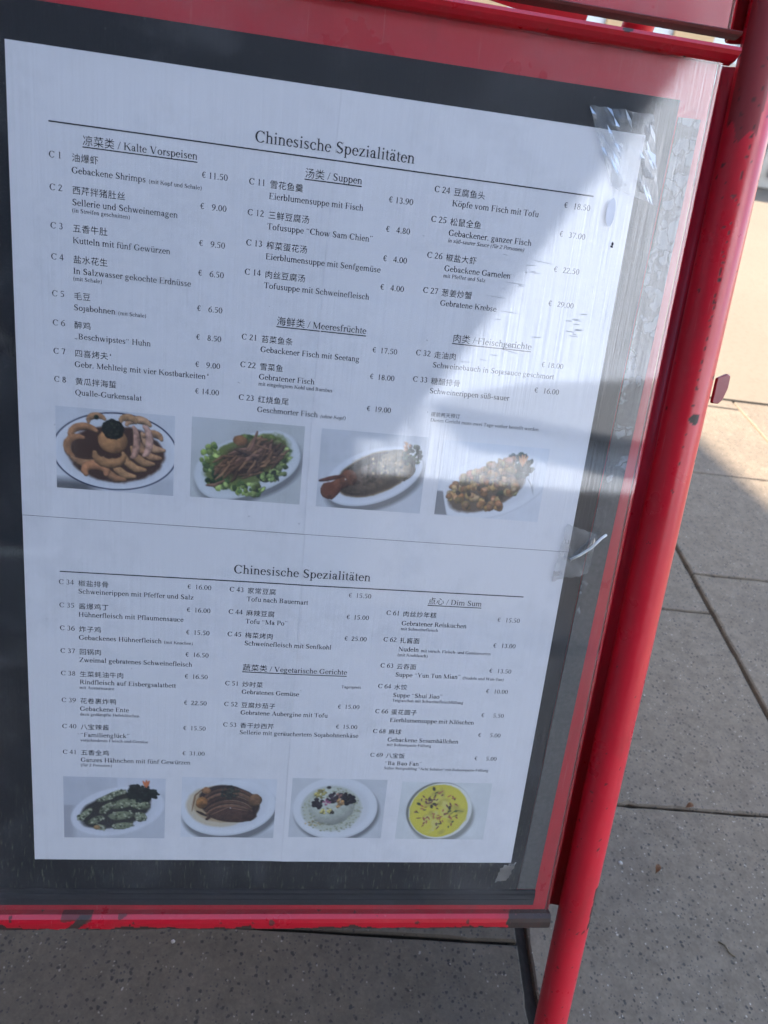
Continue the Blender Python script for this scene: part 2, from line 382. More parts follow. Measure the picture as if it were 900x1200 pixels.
def chip_attr(o, fn):
    me = o.data; a = me.attributes.new('chip', 'FLOAT', 'POINT')
    a.data.foreach_set('value', [fn(v.co) for v in me.vertices])
def leg(u, rear=False):
    main = u > .5 and not rear; nz = 1000 if main else 60
    if not rear:
        pts = [bl(u, G-.005-(G-.005-VT)*k/nz, 0) for k in range(nz+1)]
    else:   # rear frame, mirrored about the hinge (built in board-local space)
        pts = []
        top = bw(u, VT, 0)
        for k in range(nz+1):
            z = .003+(top.z-.003)*k/nz; y = top.y + .035 + (top.z-z)*math.tan(R(17))
            pts.append(RB.inverted() @ Vector((WU*u, y, z)))
    b = tube_bm(pts, TR_, 84 if main else 28)
    o = bmobj('leg', b, M_tube, stand, True)
    def f(co):
        z = co.z; ang = math.atan2(-(co.y), co.x-WU*u)      # 90 deg faces the viewer
        u_, v_ = co.x/WU, G-co.z/WU
        nn = mn.noise(co*160)
        r = 0.
        # rust spot and dotted chips along the ridge
        if u > .5 and not rear:
            if math.hypot((v_-.452)*WU, (ang-R(90))*TR_) < .0042+.0016*mn.noise(co*300): r = 1
            if -.1 < v_ < .60 and abs(ang-R(104)-.05*math.sin(v_*11)) < .05+.05*mn.noise(Vector((v_*60, 8, 0))) and mn.noise(Vector((v_*130, 3, ang*5))) > .18: r = .95
            if 1.50 < v_ < 1.615 and R(20) < ang < R(56)+.16*mn.noise(Vector((v_*40, 1, 2))): r = 1
            if v_ < .25 and mn.noise(co*260) > .60: r = .9
            if mn.noise(co*150+Vector((5, 0, 0))) > .70: r = .85
            if v_ > 1.2 and mn.noise(co*230+Vector((9, 0, 0))) > .66: r = .85
            dn_ = mn.noise(Vector((v_*9, ang*1.5, 4)))
            if v_ < -.02+.05*dn_ and ang > R(88)+.5*dn_: r = max(r, .62)  # shade at the tube top, painted through the chip mask
        return r
    chip_attr(o, f)
    return o
leg(TU); leg(1-TU); leg(TU, True); leg(1-TU, True)

# main red panel
def sheetbox(name, u0, u1, v0, v1, w0, w1, mat, parent, bev=.0008):
    bm = bmesh.new(); box(bm, WU*u0, WU*u1, -w1, -w0, WU*(G-v1), WU*(G-v0), bev); return bmobj(name, bm, mat, parent)
panel = sheetbox('menu_panel', 1-1.104, 1.104, -.130, 1.60, -.0042, -.002, M_panel, stand)
# grid-meshed lips so that chipped paint has an outline of its own
def lip(name, prof, u0, u1, mat, parent, fn, nu=500, ragged=False):
    vs, fs = [], []; k = len(prof)
    for i in range(nu+1):
        u = u0+(u1-u0)*i/nu
        rag = .006*max(-.3, mn.noise(Vector((u*9, 1, 0))))+.006*mn.noise(Vector((u*33, 4, 0)))+.0022*mn.noise(Vector((u*110, 9, 0))) if ragged else 0
        for (v, w) in prof: vs.append(tuple(bl(u, v-max(0, rag)*max(0, min(1, (v-1.612)/.012)), w)))
    for i in range(nu):
        for q in range(k-1): fs.append((i*k+q, i*k+q+1, (i+1)*k+q+1, (i+1)*k+q))
    fs.append(tuple(range(k))); fs.append(tuple(nu*k+q for q in range(k))[::-1])
    o = meshobj(name, vs, fs, mat, parent, False)
    b = bmesh.new(); b.from_mesh(o.data); bmesh.ops.recalc_face_normals(b, faces=b.faces); b.to_mesh(o.data); b.free()
    chip_attr(o, fn); return o
def sub(prof, m=5):
    out = []
    for a, b in zip(prof, prof[1:]):
        out += [(a[0]+(b[0]-a[0])*k/m, a[1]+(b[1]-a[1])*k/m) for k in range(m)]
    return out+[prof[-1]]
def lipchip(co):
    u = co.x/WU; v = G-co.z/WU; nn = mn.noise(co*90)*.012 + mn.noise(co*260)*.006
    e = 0.
    if u > 1.012+nn: e = 1
    for (uc, half, vt) in ((-.075, .035, 1.606), (.205, .028, 1.612), (.285, .012, 1.622), (.43, .085, 1.617), (.10, .05, 1.621), (.72, .06, 1.626)):
        if abs(u-uc) < half+nn and v > vt+nn*1.2+ .02*abs(u-uc)/half: e = 1
    if abs(u-.082) < .03 and abs(v-1.590) < .016+nn*.8: e = max(e, .75)
    if abs(u-.085-.9*(1.61-v)) < .012 and v > 1.592: e = 1
    rg = 1.6205+.010*mn.noise(Vector((u*7, 0, 0)))+.008*mn.noise(Vector((u*31, 2, 0)))+.003*mn.noise(Vector((u*90, 5, 0)))
    if v > rg: e = 1
    if mn.noise(co*120+Vector((0, 7, 0))) > .55: e = max(e, .8)
    if u > .95 and v < 1.6: e = max(e, .6*min(1, max(0, (u-.98)*12)))
    return e
lip('bottom_lip', sub([(1.592, -.004), (1.592, .003), (1.598, .0062), (1.607, .0070), (1.622, .0066), (1.629, .0045), (1.631, 0), (1.631, -.0042)]), 1-1.112, 1.112, M_lip, panel, lipchip, 700, True)
lip('top_lip', sub([(-.119, -.001), (-.121, .006), (-.126, .010), (-.131, .0118), (-.137, .0105), (-.1405, .007), (-.142, 0), (-.142, -.0042)], 3), 1-1.121, 1.121, M_lip, panel,
    lambda co: 1. if mn.noise(co*80) > .52 else 0.)
# rolled side flanges: the sheet curls back towards the tubes
def flange(name, sgn, v0, v1, parent, u_in=1.1042, u_out=1.1345, depth=.030):
    prof = [(u_in, -.0022), (u_in+.004, -.0030), (u_in+.009, -.0055), (1.1160, -.0100), (1.1220, -.0128), (1.1300, -.0135), (1.1400, -.0125), (1.1520, -.0105)]
    vs, fs = [], []; k = len(prof)
    for v in (v0, v1):
        for u, w in prof: vs.append(tuple(bl(u if sgn > 0 else 1-u, v, w)))
    for q in range(k-1): fs.append((q, q+1, k+q+1, k+q))
    o = meshobj(name, vs, fs, M_panel, parent, True); o.modifiers.new('t', 'SOLIDIFY').thickness = .0012; return o
for s in (1, -1): flange('side_flange', s, -.128, 1.602, panel)
# black backing board, slightly askew, with plastic channel below and a peeling strip at its right
def quadslab(name, corners, w0, w1, mat, parent):     # corners u,v : tl tr br bl
    vs = [tuple(bl(u, v, w1)) for u, v in corners]+[tuple(bl(u, v, w0)) for u, v in corners]
    return meshobj(name, vs, [(3, 2, 1, 0), (4, 5, 6, 7), (0, 1, 5, 4), (1, 2, 6, 5), (2, 3, 7, 6), (3, 0, 4, 7)], mat, parent)
quadslab('backing_board', [(-.082, -.0565), (1.0495, -.0595), (1.0258, 1.5325), (-.082, 1.5325)], -.0018, -.0004, M_black, panel)
quadslab('adhesive_strip', [(1.0535, -.035), (1.0920, -.036), (1.0700, 1.5325), (1.0275, 1.5325)], -.0018, -.0008, M_strip, panel)
bm = bmesh.new()
for (v0, v1, w) in ((1.5345, 1.5430, .0010), (1.5435, 1.5560, .0018), (1.5565, 1.5735, .0012)): box(bm, WU*-.073, WU*1.070, -w, .0018, WU*(G-v1), WU*(G-v0), .0005)
bmobj('bottom_channel', bm, M_blackrim, panel)
# acrylic cover
sheetbox('acrylic_cover', 1-1.1042, 1.1042, -.118, 1.5915, .0030, .0034, M_acr, panel, 0)
# header panel above
hp = sheetbox('header_panel', 1-1.108, 1.108, -.62, -.160, -.0042, -.002, M_panel, stand)
for s in (1, -1): flange('side_flange', s, -.61, -.162, hp, 1.1082)
sheetbox('header_cover', 1-1.106, 1.106, -.61, -.1665, .0020, .0032, M_acr2, hp, 0)
lip('header_lip', sub([(-.1655, -.001), (-.1655, .004), (-.163, .0052), (-.1600, .004), (-.1590, 0), (-.1590, -.0042)], 3), 1-1.126, 1.126, M_lip, hp, lambda co: .82+.15*mn.noise(Vector((co.x*60, 3, co.z*300))))
M_tab = mat_red('shaded_red_tab', (.26, .006, .018), chips=False)  # darker than the tube paint: shade on the tabs is in the colour
# small clamps that tie the panel to the right and left tube
for u in (1.2365, 1-1.2365):
    s = 1 if u > .5 else -1
    prof = [(-.012, .376), (.006, .366), (.013, .370), (.0135, .392), (.008, .414), (.001, .422), (-.012, .422)]
    vs = [tuple(bl(u+s*a, v, w)) for w in (-.004, -.0005) for a, v in prof]; k = len(prof)
    fs = [tuple(range(k)), tuple(range(2*k-1, k-1, -1))]+[(i, (i+1) % k, k+(i+1) % k, k+i) for i in range(k)]
    o = meshobj('latch_tab', vs, fs, M_tab, stand); chip_attr(o, lambda co: 0.)
    b = bmesh.new(); b.from_mesh(o.data); bmesh.ops.recalc_face_normals(b, faces=b.faces); bmesh.ops.bevel(b, geom=b.edges[:], offset=.0006, segments=1, affect='EDGES'); b.to_mesh(o.data); b.free()
# top cross tube and rear panel
o = bmobj('top_bar', tube_bm([bl(1-TU, VT, 0)+Vector((0, .016, 0)), bl(.5, VT, 0)+Vector((0, .016, 0)), bl(TU, VT, 0)+Vector((0, .016, 0))], TR_*.9, 28), M_tube, stand, True); chip_attr(o, lambda co: 0.)
top = bw(0, VT, 0)
def rear_slab(name, zl, zr, z1, th, u0, u1, mat):
    vs = []
    for d in (0, th):
        for (u, z) in ((u0, zl), (u1, zr), (u1, z1), (u0, z1)):
            vs.append(tuple(RB.inverted() @ Vector((WU*u, top.y+.035+(top.z-z)*math.tan(R(17))+d, z))))
    return meshobj(name, vs, [(0, 1, 2, 3), (7, 6, 5, 4), (1, 0, 4, 5), (2, 1, 5, 6), (3, 2, 6, 7), (0, 3, 7, 4)], mat, stand)
rear_slab('rear_panel', .30, .30, .955, .004, 1-1.124, 1.124, M_panel)
rear_slab('rear_header', 1.030, .9765, 1.15, .004, 1-1.05, 1.05, M_panel)

# ================================================================ LETTERING (a drawn roman face with thick and thin strokes)
ADV = dict(zip('abcdefghijklmnopqrstuvwxyz', (444,500,444,500,444,333,500,500,278,278,500,278,778,500,500,500,500,333,389,278,500,500,722,500,500,444)))
ADV.update(zip('ABCDEFGHIJKLMNOPQRSTUVWXYZ', (722,667,667,722,611,556,722,722,333,389,722,611,889,722,722,556,722,667,556,611,722,722,944,722,722,611)))
ADV.update({c: 500 for c in '0123456789€*ßäöü'}); ADV['ä'] = 444
ADV.update({' ': 250, '.': 250, ',': 250, '-': 333, '/': 278, '(': 333, ')': 333, '“': 444, '”': 444, '„': 444, '"': 408})
def g_r(x0, y0, x1, y1): return [[(x0, y0), (x1, y0), (x1, y1), (x0, y1)]]
def g_e(cx, cy, rx, ry, tx, ty, a0=0, a1=360):
    ty += 12; tx += 6
    k = max(4, int(abs(a1-a0)/20)); P = []
    for i in range(k+1):
        a = R(a0+(a1-a0)*i/k); c, s = math.cos(a), math.sin(a)
        P.append(((cx+rx*c, cy+ry*s), (cx+(rx-tx)*c, cy+(ry-ty)*s)))
    return [[p[0], q[0], q[1], p[1]] for p, q in zip(P, P[1:])]
def g_l(x0, y0, x1, y1, w): return [[(x0-w/2, y0), (x0+w/2, y0), (x1+w/2, y1), (x1-w/2, y1)]]
def g_d(cx, cy, r): return [[(cx+r*math.cos(k*math.pi/5), cy+r*math.sin(k*math.pi/5)) for k in range(10)]]
def g_b(a, b, c, w0, w1):
    P = []; k = 7
    for i in range(k+1):
        t = i/k; x = (1-t)**2*a[0]+2*t*(1-t)*b[0]+t*t*c[0]; y = (1-t)**2*a[1]+2*t*(1-t)*b[1]+t*t*c[1]
        dx = 2*(1-t)*(b[0]-a[0])+2*t*(c[0]-b[0]); dy = 2*(1-t)*(b[1]-a[1])+2*t*(c[1]-b[1]); L = math.hypot(dx, dy) or 1
        w = (w0+(w1-w0)*t)/2; P.append(((x-dy/L*w, y+dx/L*w), (x+dy/L*w, y-dx/L*w)))
    return [[p[0], q[0], q[1], p[1]] for p, q in zip(P, P[1:])]
def g_s(x, w=86, y=0, e=58): return g_r(x-e, y, x+w+e, y+26)
def g_f(x, y, w=86): return [[(x-62, y-38), (x+2, y-62), (x+w, y-30), (x+w, y+12), (x+w-18, y+12), (x-62, y-20)]]
def flagstem(x, y0, y1, w=86): return g_r(x, y0, x+w, y1)+g_f(x, y1, w)
def cst(x, w=95, e=72): return g_r(x, 0, x+w, 662)+g_r(x-e, 0, x+w+e, 20)+g_r(x-e, 642, x+w+e, 662)
def quote(x, y, up):
    if up: return g_d(x, y, 46)+g_b((x-34, y), (x-40, y+70), (x+35, y+110), 36, 14)
    return g_d(x, y, 46)+g_b((x+34, y), (x+40, y-70), (x-35, y-110), 36, 14)
def glyphs():
    r, e, l, d, b, s = g_r, g_e, g_l, g_d, g_b, g_s
    G_ = {}
    G_['a'] = e(190,128,153,138,84,34)+r(268,50,352,330)+e(206,325,146,135,82,36,0,160)+d(92,348,44)+[[(268,90),(352,70),(378,48),(436,72),(438,42),(372,-10),(310,0),(268,50)]]
    G_['b'] = flagstem(72,20,683,84)+e(262,225,206,236,95,34)
    G_['c'] = e(245,220,220,236,95,34,48,322)+d(362,340,48)
    G_['d'] = flagstem(340,0,683,84)+e(238,225,210,236,95,34)+r(424,0,490,24)
    G_['e'] = e(232,220,207,236,92,34,0,322)+r(110,250,428,282)
    G_['f'] = r(103,0,187,545)+e(255,545,152,143,84,34,55,180)+d(318,632,44)+r(21,420,309,450)+s(103)
    G_['g'] = e(225,305,172,152,75,34)+e(225,-90,208,128,62,44)+b((150,180),(60,90),(180,50),60,64)+b((180,40),(320,40),(410,-30),60,60)+r(330,408,470,440)
    G_['h'] = flagstem(75,0,683)+s(75)+e(251,300,178,160,84,50,0,150)+r(345,0,429,300)+s(345)
    G_['i'] = flagstem(97,0,450)+s(97)+d(139,622,56)
    G_['j'] = flagstem(97,-100,450)+e(60,-100,123,117,84,34,270,360)+d(15,-178,44)
    G_['k'] = flagstem(75,0,683)+s(75)+l(150,205,395,440,48)+l(225,265,430,0,112)+r(300,430,480,450)+r(330,0,505,18)
    G_['l'] = flagstem(97,0,683)+s(97)
    G_['m'] = flagstem(75,0,450)+s(75)+e(253,300,178,160,84,50,0,150)+r(347,0,431,300)+s(347,84)+e(525,300,178,160,84,50,0,150)+r(619,0,703,300)+s(619,84)
    G_['n'] = flagstem(75,0,450)+s(75)+e(251,300,178,160,84,50,0,150)+r(345,0,429,300)+s(345)
    G_['o'] = e(250,220,221,236,95,34)
    G_['p'] = flagstem(75,-217,450)+s(75,86,-217)+e(262,220,208,236,95,34)
    G_['q'] = r(340,-217,424,450)+s(340,84,-217)+e(238,220,210,236,95,34)
    G_['r'] = flagstem(75,0,450)+s(75)+b((150,300),(190,452),(295,435),55,60)+d(302,398,48)
    G_['s'] = e(180,335,130,125,66,44,25,235)+e(200,118,142,130,66,44,-155,60)+b((110,300),(190,235),(290,160),78,82)+r(300,320,322,455)+r(48,0,70,130)
    G_['t'] = r(84,70,168,560)+r(15,420,268,450)+e(200,78,116,88,84,34,180,310)+[[(15,420),(84,470),(168,570),(168,420)]]
    G_['u'] = flagstem(75,150,450)+e(252,150,177,160,84,46,180,330)+flagstem(345,0,450)+r(429,0,490,24)
    G_['v'] = l(255,0,92,450,100)+l(265,0,405,450,44)+r(10,432,190,450)+r(338,432,480,450)
    G_['w'] = l(235,0,85,450,98)+l(240,0,370,450,42)+l(500,0,350,450,98)+l(505,0,635,450,42)+r(10,432,190,450)+r(290,432,440,450)+r(560,432,705,450)
    G_['x'] = l(395,0,105,450,112)+l(90,0,390,450,42)+r(15,432,200,450)+r(310,432,475,450)+r(15,0,170,18)+r(300,0,485,18)
    G_['y'] = l(265,0,92,450,100)+l(175,-200,410,450,44)+d(105,-168,48)+r(10,432,190,450)+r(338,432,480,450)
    G_['z'] = r(40,412,410,450)+r(30,0,415,38)+l(95,20,350,430,108)+r(40,320,64,450)+r(392,0,416,130)
    um = lambda a: d(a-88,612,50)+d(a+88,612,50)
    G_['ä'] = G_['a']+um(215); G_['ö'] = G_['o']+um(250); G_['ü'] = G_['u']+um(245)
    G_['ß'] = r(75,0,159,520)+s(75)+e(235,520,160,163,84,36,20,180)+e(265,195,195,210,90,38,-110,95)+e(255,510,140,130,84,36,-90,30)
    G_['A'] = l(110,0,350,674,44)+l(600,0,362,674,112)+r(195,222,500,254)+r(15,0,215,18)+r(480,0,706,18)
    G_['B'] = cst(110)+e(300,497,232,165,95,34,-90,90)+e(300,172,268,172,100,34,-90,90)+r(150,330,320,362)+r(150,628,310,662)+r(150,0,310,34)
    G_['C'] = e(361,331,333,345,118,32,38,320)+r(592,450,614,676)
    G_['D'] = cst(110)+e(320,331,362,331,114,32,-90,90)+r(150,630,330,662)+r(150,0,330,32)
    G_['E'] = cst(105)+r(150,630,560,662)+r(150,0,570,32)+r(190,325,430,358)+r(540,500,562,662)+r(560,0,588,150)+r(412,250,432,430)
    G_['F'] = cst(105)+r(150,630,540,662)+r(190,325,420,358)+r(520,500,542,662)+r(402,250,422,430)
    G_['G'] = e(361,331,333,345,118,32,38,325)+r(525,60,620,290)+r(440,272,695,290)+r(592,450,614,676)
    G_['H'] = cst(105)+cst(522)+r(190,322,530,356)
    G_['I'] = cst(118)
    G_['J'] = r(190,150,285,662)+e(150,150,135,165,95,34,220,360)+d(62,62,50)+r(100,644,380,662)
    G_['K'] = cst(105)+l(210,320,585,650,50)+l(640,0,310,420,128)+r(480,642,700,662)+r(520,0,722,18)
    G_['L'] = cst(105)+r(150,0,560,32)+r(560,0,590,170)
    G_['M'] = r(115,0,155,662)+l(430,20,135,662,108)+l(430,20,735,662,44)+r(690,0,785,662)+r(15,0,255,18)+r(600,0,870,18)+r(15,642,180,662)+r(700,642,870,662)
    G_['N'] = r(112,0,152,662)+l(600,10,120,662,118)+r(588,0,628,662)+r(15,0,250,18)+r(500,642,710,662)+r(15,642,160,662)
    G_['O'] = e(361,331,333,345,118,32)
    G_['P'] = cst(110)+e(295,475,248,187,102,34,-90,90)+r(150,628,310,662)+r(150,288,310,320)
    G_['Q'] = G_['O']+l(620,-165,380,20,120)
    G_['R'] = cst(110)+e(300,490,240,172,102,34,-90,90)+r(150,628,310,662)+r(150,318,310,350)+l(610,0,340,330,124)+r(530,0,660,18)
    G_['S'] = e(275,490,200,185,92,42,30,240)+e(285,182,215,196,92,42,-155,55)+b((160,430),(280,350),(410,230),104,104)+r(448,470,470,672)+r(52,0,74,205)
    G_['T'] = cst(258)+r(17,628,593,662)+r(17,480,42,662)+r(568,480,593,662)
    G_['U'] = r(105,220,200,662)+e(355,220,250,234,95,36,180,360)+r(568,220,605,662)+r(15,642,290,662)+r(490,642,705,662)
    G_['V'] = l(370,0,125,662,112)+l(378,0,600,662,44)+r(16,642,240,662)+r(490,642,697,662)
    G_['W'] = l(290,0,110,662,108)+l(295,0,480,662,42)+l(640,0,450,662,108)+l(645,0,830,662,42)+r(10,642,220,662)+r(360,642,570,662)+r(730,642,932,662)
    G_['X'] = l(580,0,130,662,120)+l(110,0,590,662,44)+r(15,642,250,662)+r(480,642,700,662)+r(15,0,220,18)+r(460,0,704,18)
    G_['Y'] = l(350,290,105,662,110)+l(365,290,600,662,44)+r(310,0,405,310)+r(220,0,500,18)+r(15,642,240,662)+r(490,642,703,662)
    G_['Z'] = r(40,628,580,662)+r(15,0,590,32)+l(90,20,510,640,120)+r(40,500,62,662)+r(570,0,592,160)
    G_['0'] = e(250,331,226,345,96,32); G_['1'] = r(210,0,296,676)+[[(110,568),(210,605),(296,676),(210,634)]]+r(118,0,390,20)
    G_['2'] = e(232,480,193,196,92,38,-25,160)+l(95,40,350,420,92)+r(30,0,475,62)
    G_['3'] = e(222,512,175,165,90,36,-85,150)+e(222,178,204,192,96,36,-150,88)
    G_['4'] = r(288,0,374,676)+r(15,160,472,220)+l(45,190,325,676,50)
    G_['5'] = r(120,602,440,668)+l(85,380,135,640,46)+e(215,215,218,222,96,38,-140,118)
    G_['6'] = e(255,215,222,228,96,36)+b((75,250),(90,560),(440,682),84,50)
    G_['7'] = r(40,602,450,668)+l(195,0,405,630,78)
    G_['8'] = e(250,508,166,170,82,38)+e(250,176,202,190,90,40)
    G_['9'] = e(245,460,220,218,96,36)+b((425,420),(400,110),(70,-12),84,50)
    G_['.'] = d(125,48,60); G_[','] = quote(115,48,False); G_['-'] = r(40,190,292,258); G_['/'] = l(18,-15,258,676,48)
    G_['('] = e(330,240,282,440,82,20,112,248); G_[')'] = e(3,240,282,440,82,20,-68,68)
    G_['“'] = quote(120,500,True)+quote(310,500,True); G_['”'] = quote(120,620,False)+quote(310,620,False); G_['„'] = quote(120,50,False)+quote(310,50,False)
    G_['"'] = r(90,420,140,676)+r(260,420,310,676)
    G_['*'] = r(228,440,272,676)+l(170,480,330,640,50)+l(330,480,170,640,50)
    G_['€'] = e(300,331,215,345,92,38,42,318)+r(10,365,400,400)+r(10,262,390,297)
    return G_
GL = glyphs()
def width(s): return sum(ADV[c] for c in s)/1000
# Chinese characters come from Blender's built-in font, thinned to a light print weight
CJK = {}
def cjk(ch):
    if ch not in CJK:
        c = bpy.data.curves.new('t', 'FONT'); c.body = ch; c.size = 1; c.resolution_u = 2; c.offset = -.001
        o = bpy.data.objects.new('t', c); COL.objects.link(o)
        dg = bpy.context.evaluated_depsgraph_get(); dg.update()
        me = bpy.data.meshes.new_from_object(o.evaluated_get(dg))
        CJK[ch] = ([(v.co.x, v.co.y) for v in me.vertices], [tuple(p.vertices) for p in me.polygons])
        bpy.data.objects.remove(o); bpy.data.curves.remove(c); bpy.data.meshes.remove(me)
    return CJK[ch]

# height of the paper over the board (metres), crease down the middle
def crease_u(v): return .4965-.0072*math.sin(math.pi*min(max(v, 0), 1.45)/1.05) if v < .73 else .4925+.0052*(v-.77)
def paper_w(u, v, upper):
    d = u-crease_u(v)
    h = .0006 + .00035*math.sin(u*9+v*3)*math.sin(v*7+u*2) + .0007*math.exp(-abs(d)/.10) + .00010*math.tanh(d/.0011)
    h += .00012*math.exp(-((v-.7296)/.02)**2)
    return h + (.0003 if upper else 0)
TILT = RB.to_euler()
class Print:
    """collects ink in sheet coordinates and links it as one mesh"""
    def __init__(s, o, upper, org): s.o = o; s.up = upper; s.org = org; s.v = []; s.f = []
    def add(s, pts, faces):
        k = len(s.v)
        for u, v in pts: s.v.append(tuple(bl(u, v, paper_w(u, v, s.up)+.00016)-s.org))
        s.f += [tuple(i+k for i in f) for f in faces]
    def latin(s, t, u, v, em, slant=0, width_to=None):
        k = 1. if width_to is None else (width_to-u)/(width(t)*em)
        for c in t:
            for p in GL.get(c, []):
                q = [(u+(x+slant*y)*em*k/1000, v-y*em/1000) for x, y in p]; s.add(q, [tuple(range(len(q)))])
            u += ADV[c]*em*k/1000
        return u
    def zh(s, t, u, v, em, pitch):
        for c in t:
            if c in GL: s.latin(c, u, v, em); u += ADV[c]*em/1000; continue
            P, F = cjk(c)
            s.add([(u+x*em, v-y*em) for x, y in P], F); u += pitch
        return u
    def line(s, u0, v0, u1, v1, t):
        k = max(1, int((u1-u0)/.02)); P = []
        for i in range(k+1):
            u = u0+(u1-u0)*i/k; v = v0+(v1-v0)*i/k; P += [(u, v-t/2), (u, v+t/2)]
        s.add(P, [(2*i, 2*i+1, 2*i+3, 2*i+2) for i in range(k)])
    def build(s, name): return meshobj(name, s.v, s.f, M_ink, s.o)

EM, EMS, EMH, EMT = .0139, .0091, .0160, .0250
ZH_EM = .0131
# id, column, code v, german v, chinese, german, (small text, own line?), price, price v
UP = [
 ('C 1',0,.1513,.1698,'油爆虾','Gebackene Shrimps',('(mit Kopf und Schale)',0),'11.50',.1520),
 ('C 2',0,.1977,.2158,'西芹拌猪肚丝','Sellerie und Schweinemagen',('(in Streifen geschnitten)',1),'9.00',.1978),
 ('C 3',0,.2534,.2718,'五香牛肚','Kutteln mit fünf Gewürzen',None,'9.50',.2534),
 ('C 4',0,.2998,.3180,'盐水花生','In Salzwasser gekochte Erdnüsse',('(mit Schale)',1),'6.50',.2992),
 ('C 5',0,.3560,.3746,'毛豆','Sojabohnen',('(mit Schale)',0),'6.50',.3550),
 ('C 6',0,.4017,.4202,'醉鸡','„Beschwipstes“ Huhn',None,'8.50',.4014),
 ('C 7',0,.4470,.4655,'四喜烤夫*','Gebr. Mehlteig mit vier Kostbarkeiten*',None,'9.00',.4462),
 ('C 8',0,.4930,.5122,'黄瓜拌海蜇','Qualle-Gurkensalat',None,'14.00',.4910),
 ('C 11',1,.1524,.1704,'雪花鱼羹','Eierblumensuppe mit Fisch',None,'13.90',.1521),
 ('C 12',1,.1981,.2159,'三鲜豆腐汤','Tofusuppe “Chow Sam Chien”',None,'4.80',.1972),
 ('C 13',1,.2440,.2620,'榨菜蛋花汤','Eierblumensuppe mit Senfgemüse',None,'4.00',.2430),
 ('C 14',1,.2893,.3073,'肉丝豆腐汤','Tofusuppe mit Schweinefleisch',None,'4.00',.2886),
 ('C 21',1,.3933,.4110,'苔菜鱼条','Gebackener Fisch mit Seetang',None,'17.50',.3926),
 ('C 22',1,.4392,.4569,'雪菜鱼','Gebratener Fisch',('mit eingelegtem Kohl und Bambus',1),'18.00',.4380),
 ('C 23',1,.4948,.5130,'红烧鱼尾','Geschmorter Fisch',('(ohne Kopf)',2),'19.00',.4940),
 ('C 24',2,.1276,.1454,'豆腐鱼头','Köpfe vom Fisch mit Tofu',None,'18.50',.1254),
 ('C 25',2,.1732,.1912,'松鼠全鱼','Gebackener, ganzer Fisch',('in süß-saurer Sauce (für 2 Personen)',3),'37.00',.1708),
 ('C 26',2,.2294,.2473,'椒盐大虾','Gebackene Garnelen',('mit Pfeffer und Salz',1),'22.50',.2275),
 ('C 27',2,.2858,.3034,'葱姜炒蟹','Gebratene Krebse',None,'29.00',.2838),
 ('C 32',2,.3898,.4077,'走油肉','Schweinebauch in Sojasauce geschmort',None,'18.00',.3880),
 ('C 33',2,.4352,.4528,'糖醋排骨','Schweinerippen süß-sauer',None,'16.00',.4337)]
LO = [
 ('C 34',0,.8556,.8720,'椒盐排骨','Schweinerippen mit Pfeffer und Salz',None,'16.00',.8508),
 ('C 35',0,.9009,.9180,'酱爆鸡丁','Hühnerfleisch mit Pflaumensauce',None,'16.00',.8972),
 ('C 36',0,.9467,.9645,'炸子鸡','Gebackenes Hühnerfleisch',('(mit Knochen)',0),'15.50',.9430),
 ('C 37',0,.9930,1.0105,'回锅肉','Zweimal gebratenes Schweinefleisch',None,'16.50',.9895),
 ('C 38',0,1.0397,1.0570,'生菜蚝油牛肉','Rindfleisch auf Eisbergsalatbett',('mit Austernsauce',1),'16.50',1.0357),
 ('C 39',0,1.0966,1.1142,'花卷裹炸鸭','Gebackene Ente',('dazu gedämpfte Hefeklöschen',1),'22.50',1.0927),
 ('C 40',0,1.1532,1.1712,'八宝辣酱','“Familienglück”',('verschiedenes Fleisch und Gemüse',1),'15.50',1.1486),
 ('C 41',0,1.2103,1.2270,'五香全鸡','Ganzes Hähnchen mit fünf Gewürzen',('(für 2 Personen)',1),'31.00',1.2056),
 ('C 43',1,.8511,.8686,'家常豆腐','Tofu nach Bauernart',None,'15.50',.8488),
 ('C 44',1,.8963,.9141,'麻辣豆腐','Tofu “Ma Po”',None,'15.00',.8936),
 ('C 45',1,.9423,.9594,'梅菜烤肉','Schweinefleisch mit Senfkohl',None,'25.00',.9388),
 ('C 51',1,1.0466,1.0636,'炒时菜','Gebratenes Gemüse',None,None,1.0422),
 ('C 52',1,1.0920,1.1092,'豆腐炒茄子','Gebratene Aubergine mit Tofu',None,'15.00',1.0880),
 ('C 53',1,1.1376,1.1536,'香干炒西芹','Sellerie mit geräuchertem Sojabohnenkäse',None,'15.00',1.1336),
 ('C 61',2,.8808,.9010,'肉丝炒年糕','Gebratener Reiskuchen',('mit Schweinefleisch',1),'15.50',.8836),
 ('C 62',2,.9370,.9565,'扎酱面','Nudeln',('mit versch. Fleisch- und Gemüsesorten',4),'13.00',.9392),
 ('C 63',2,.9935,1.0122,'云吞面','Suppe “Yun Tun Mian”',('(Nudeln und Wan-Tan)',0),'13.50',.9952),
 ('C 64',2,1.0392,1.0580,'水饺','Suppe “Shui Jiao”',('Teigtaschen mit Schweinefleischfüllung',1),'10.00',1.0412),
 ('C 66',2,1.0957,1.1147,'蛋花圆子','Eierblumensuppe mit Klöschen',None,'5.50',1.0963),
 ('C 68',2,1.1413,1.1602,'麻球','Gebackene Sesambällchen',('mit Bohnenpaste-Füllung',1),'5.00',1.1426),
 ('C 69',2,1.1971,1.2155,'八宝饭','“Ba Bao Fan”',('Süßer Reispudding "Acht Schätze" mit Bohnenpaste-Füllung',1),'5.00',1.1984)]
HEAD_UP = [('凉菜类',' / Kalte Vorspeisen',.1083,.2808,.1274), ('汤类',' / Suppen',.4487,.5409,.1310), ('海鲜类',' / Meeresfrüchte',.4182,.5703,.3634), ('肉类',' / Fleischgerichte',.7211,.8635,.3606)]
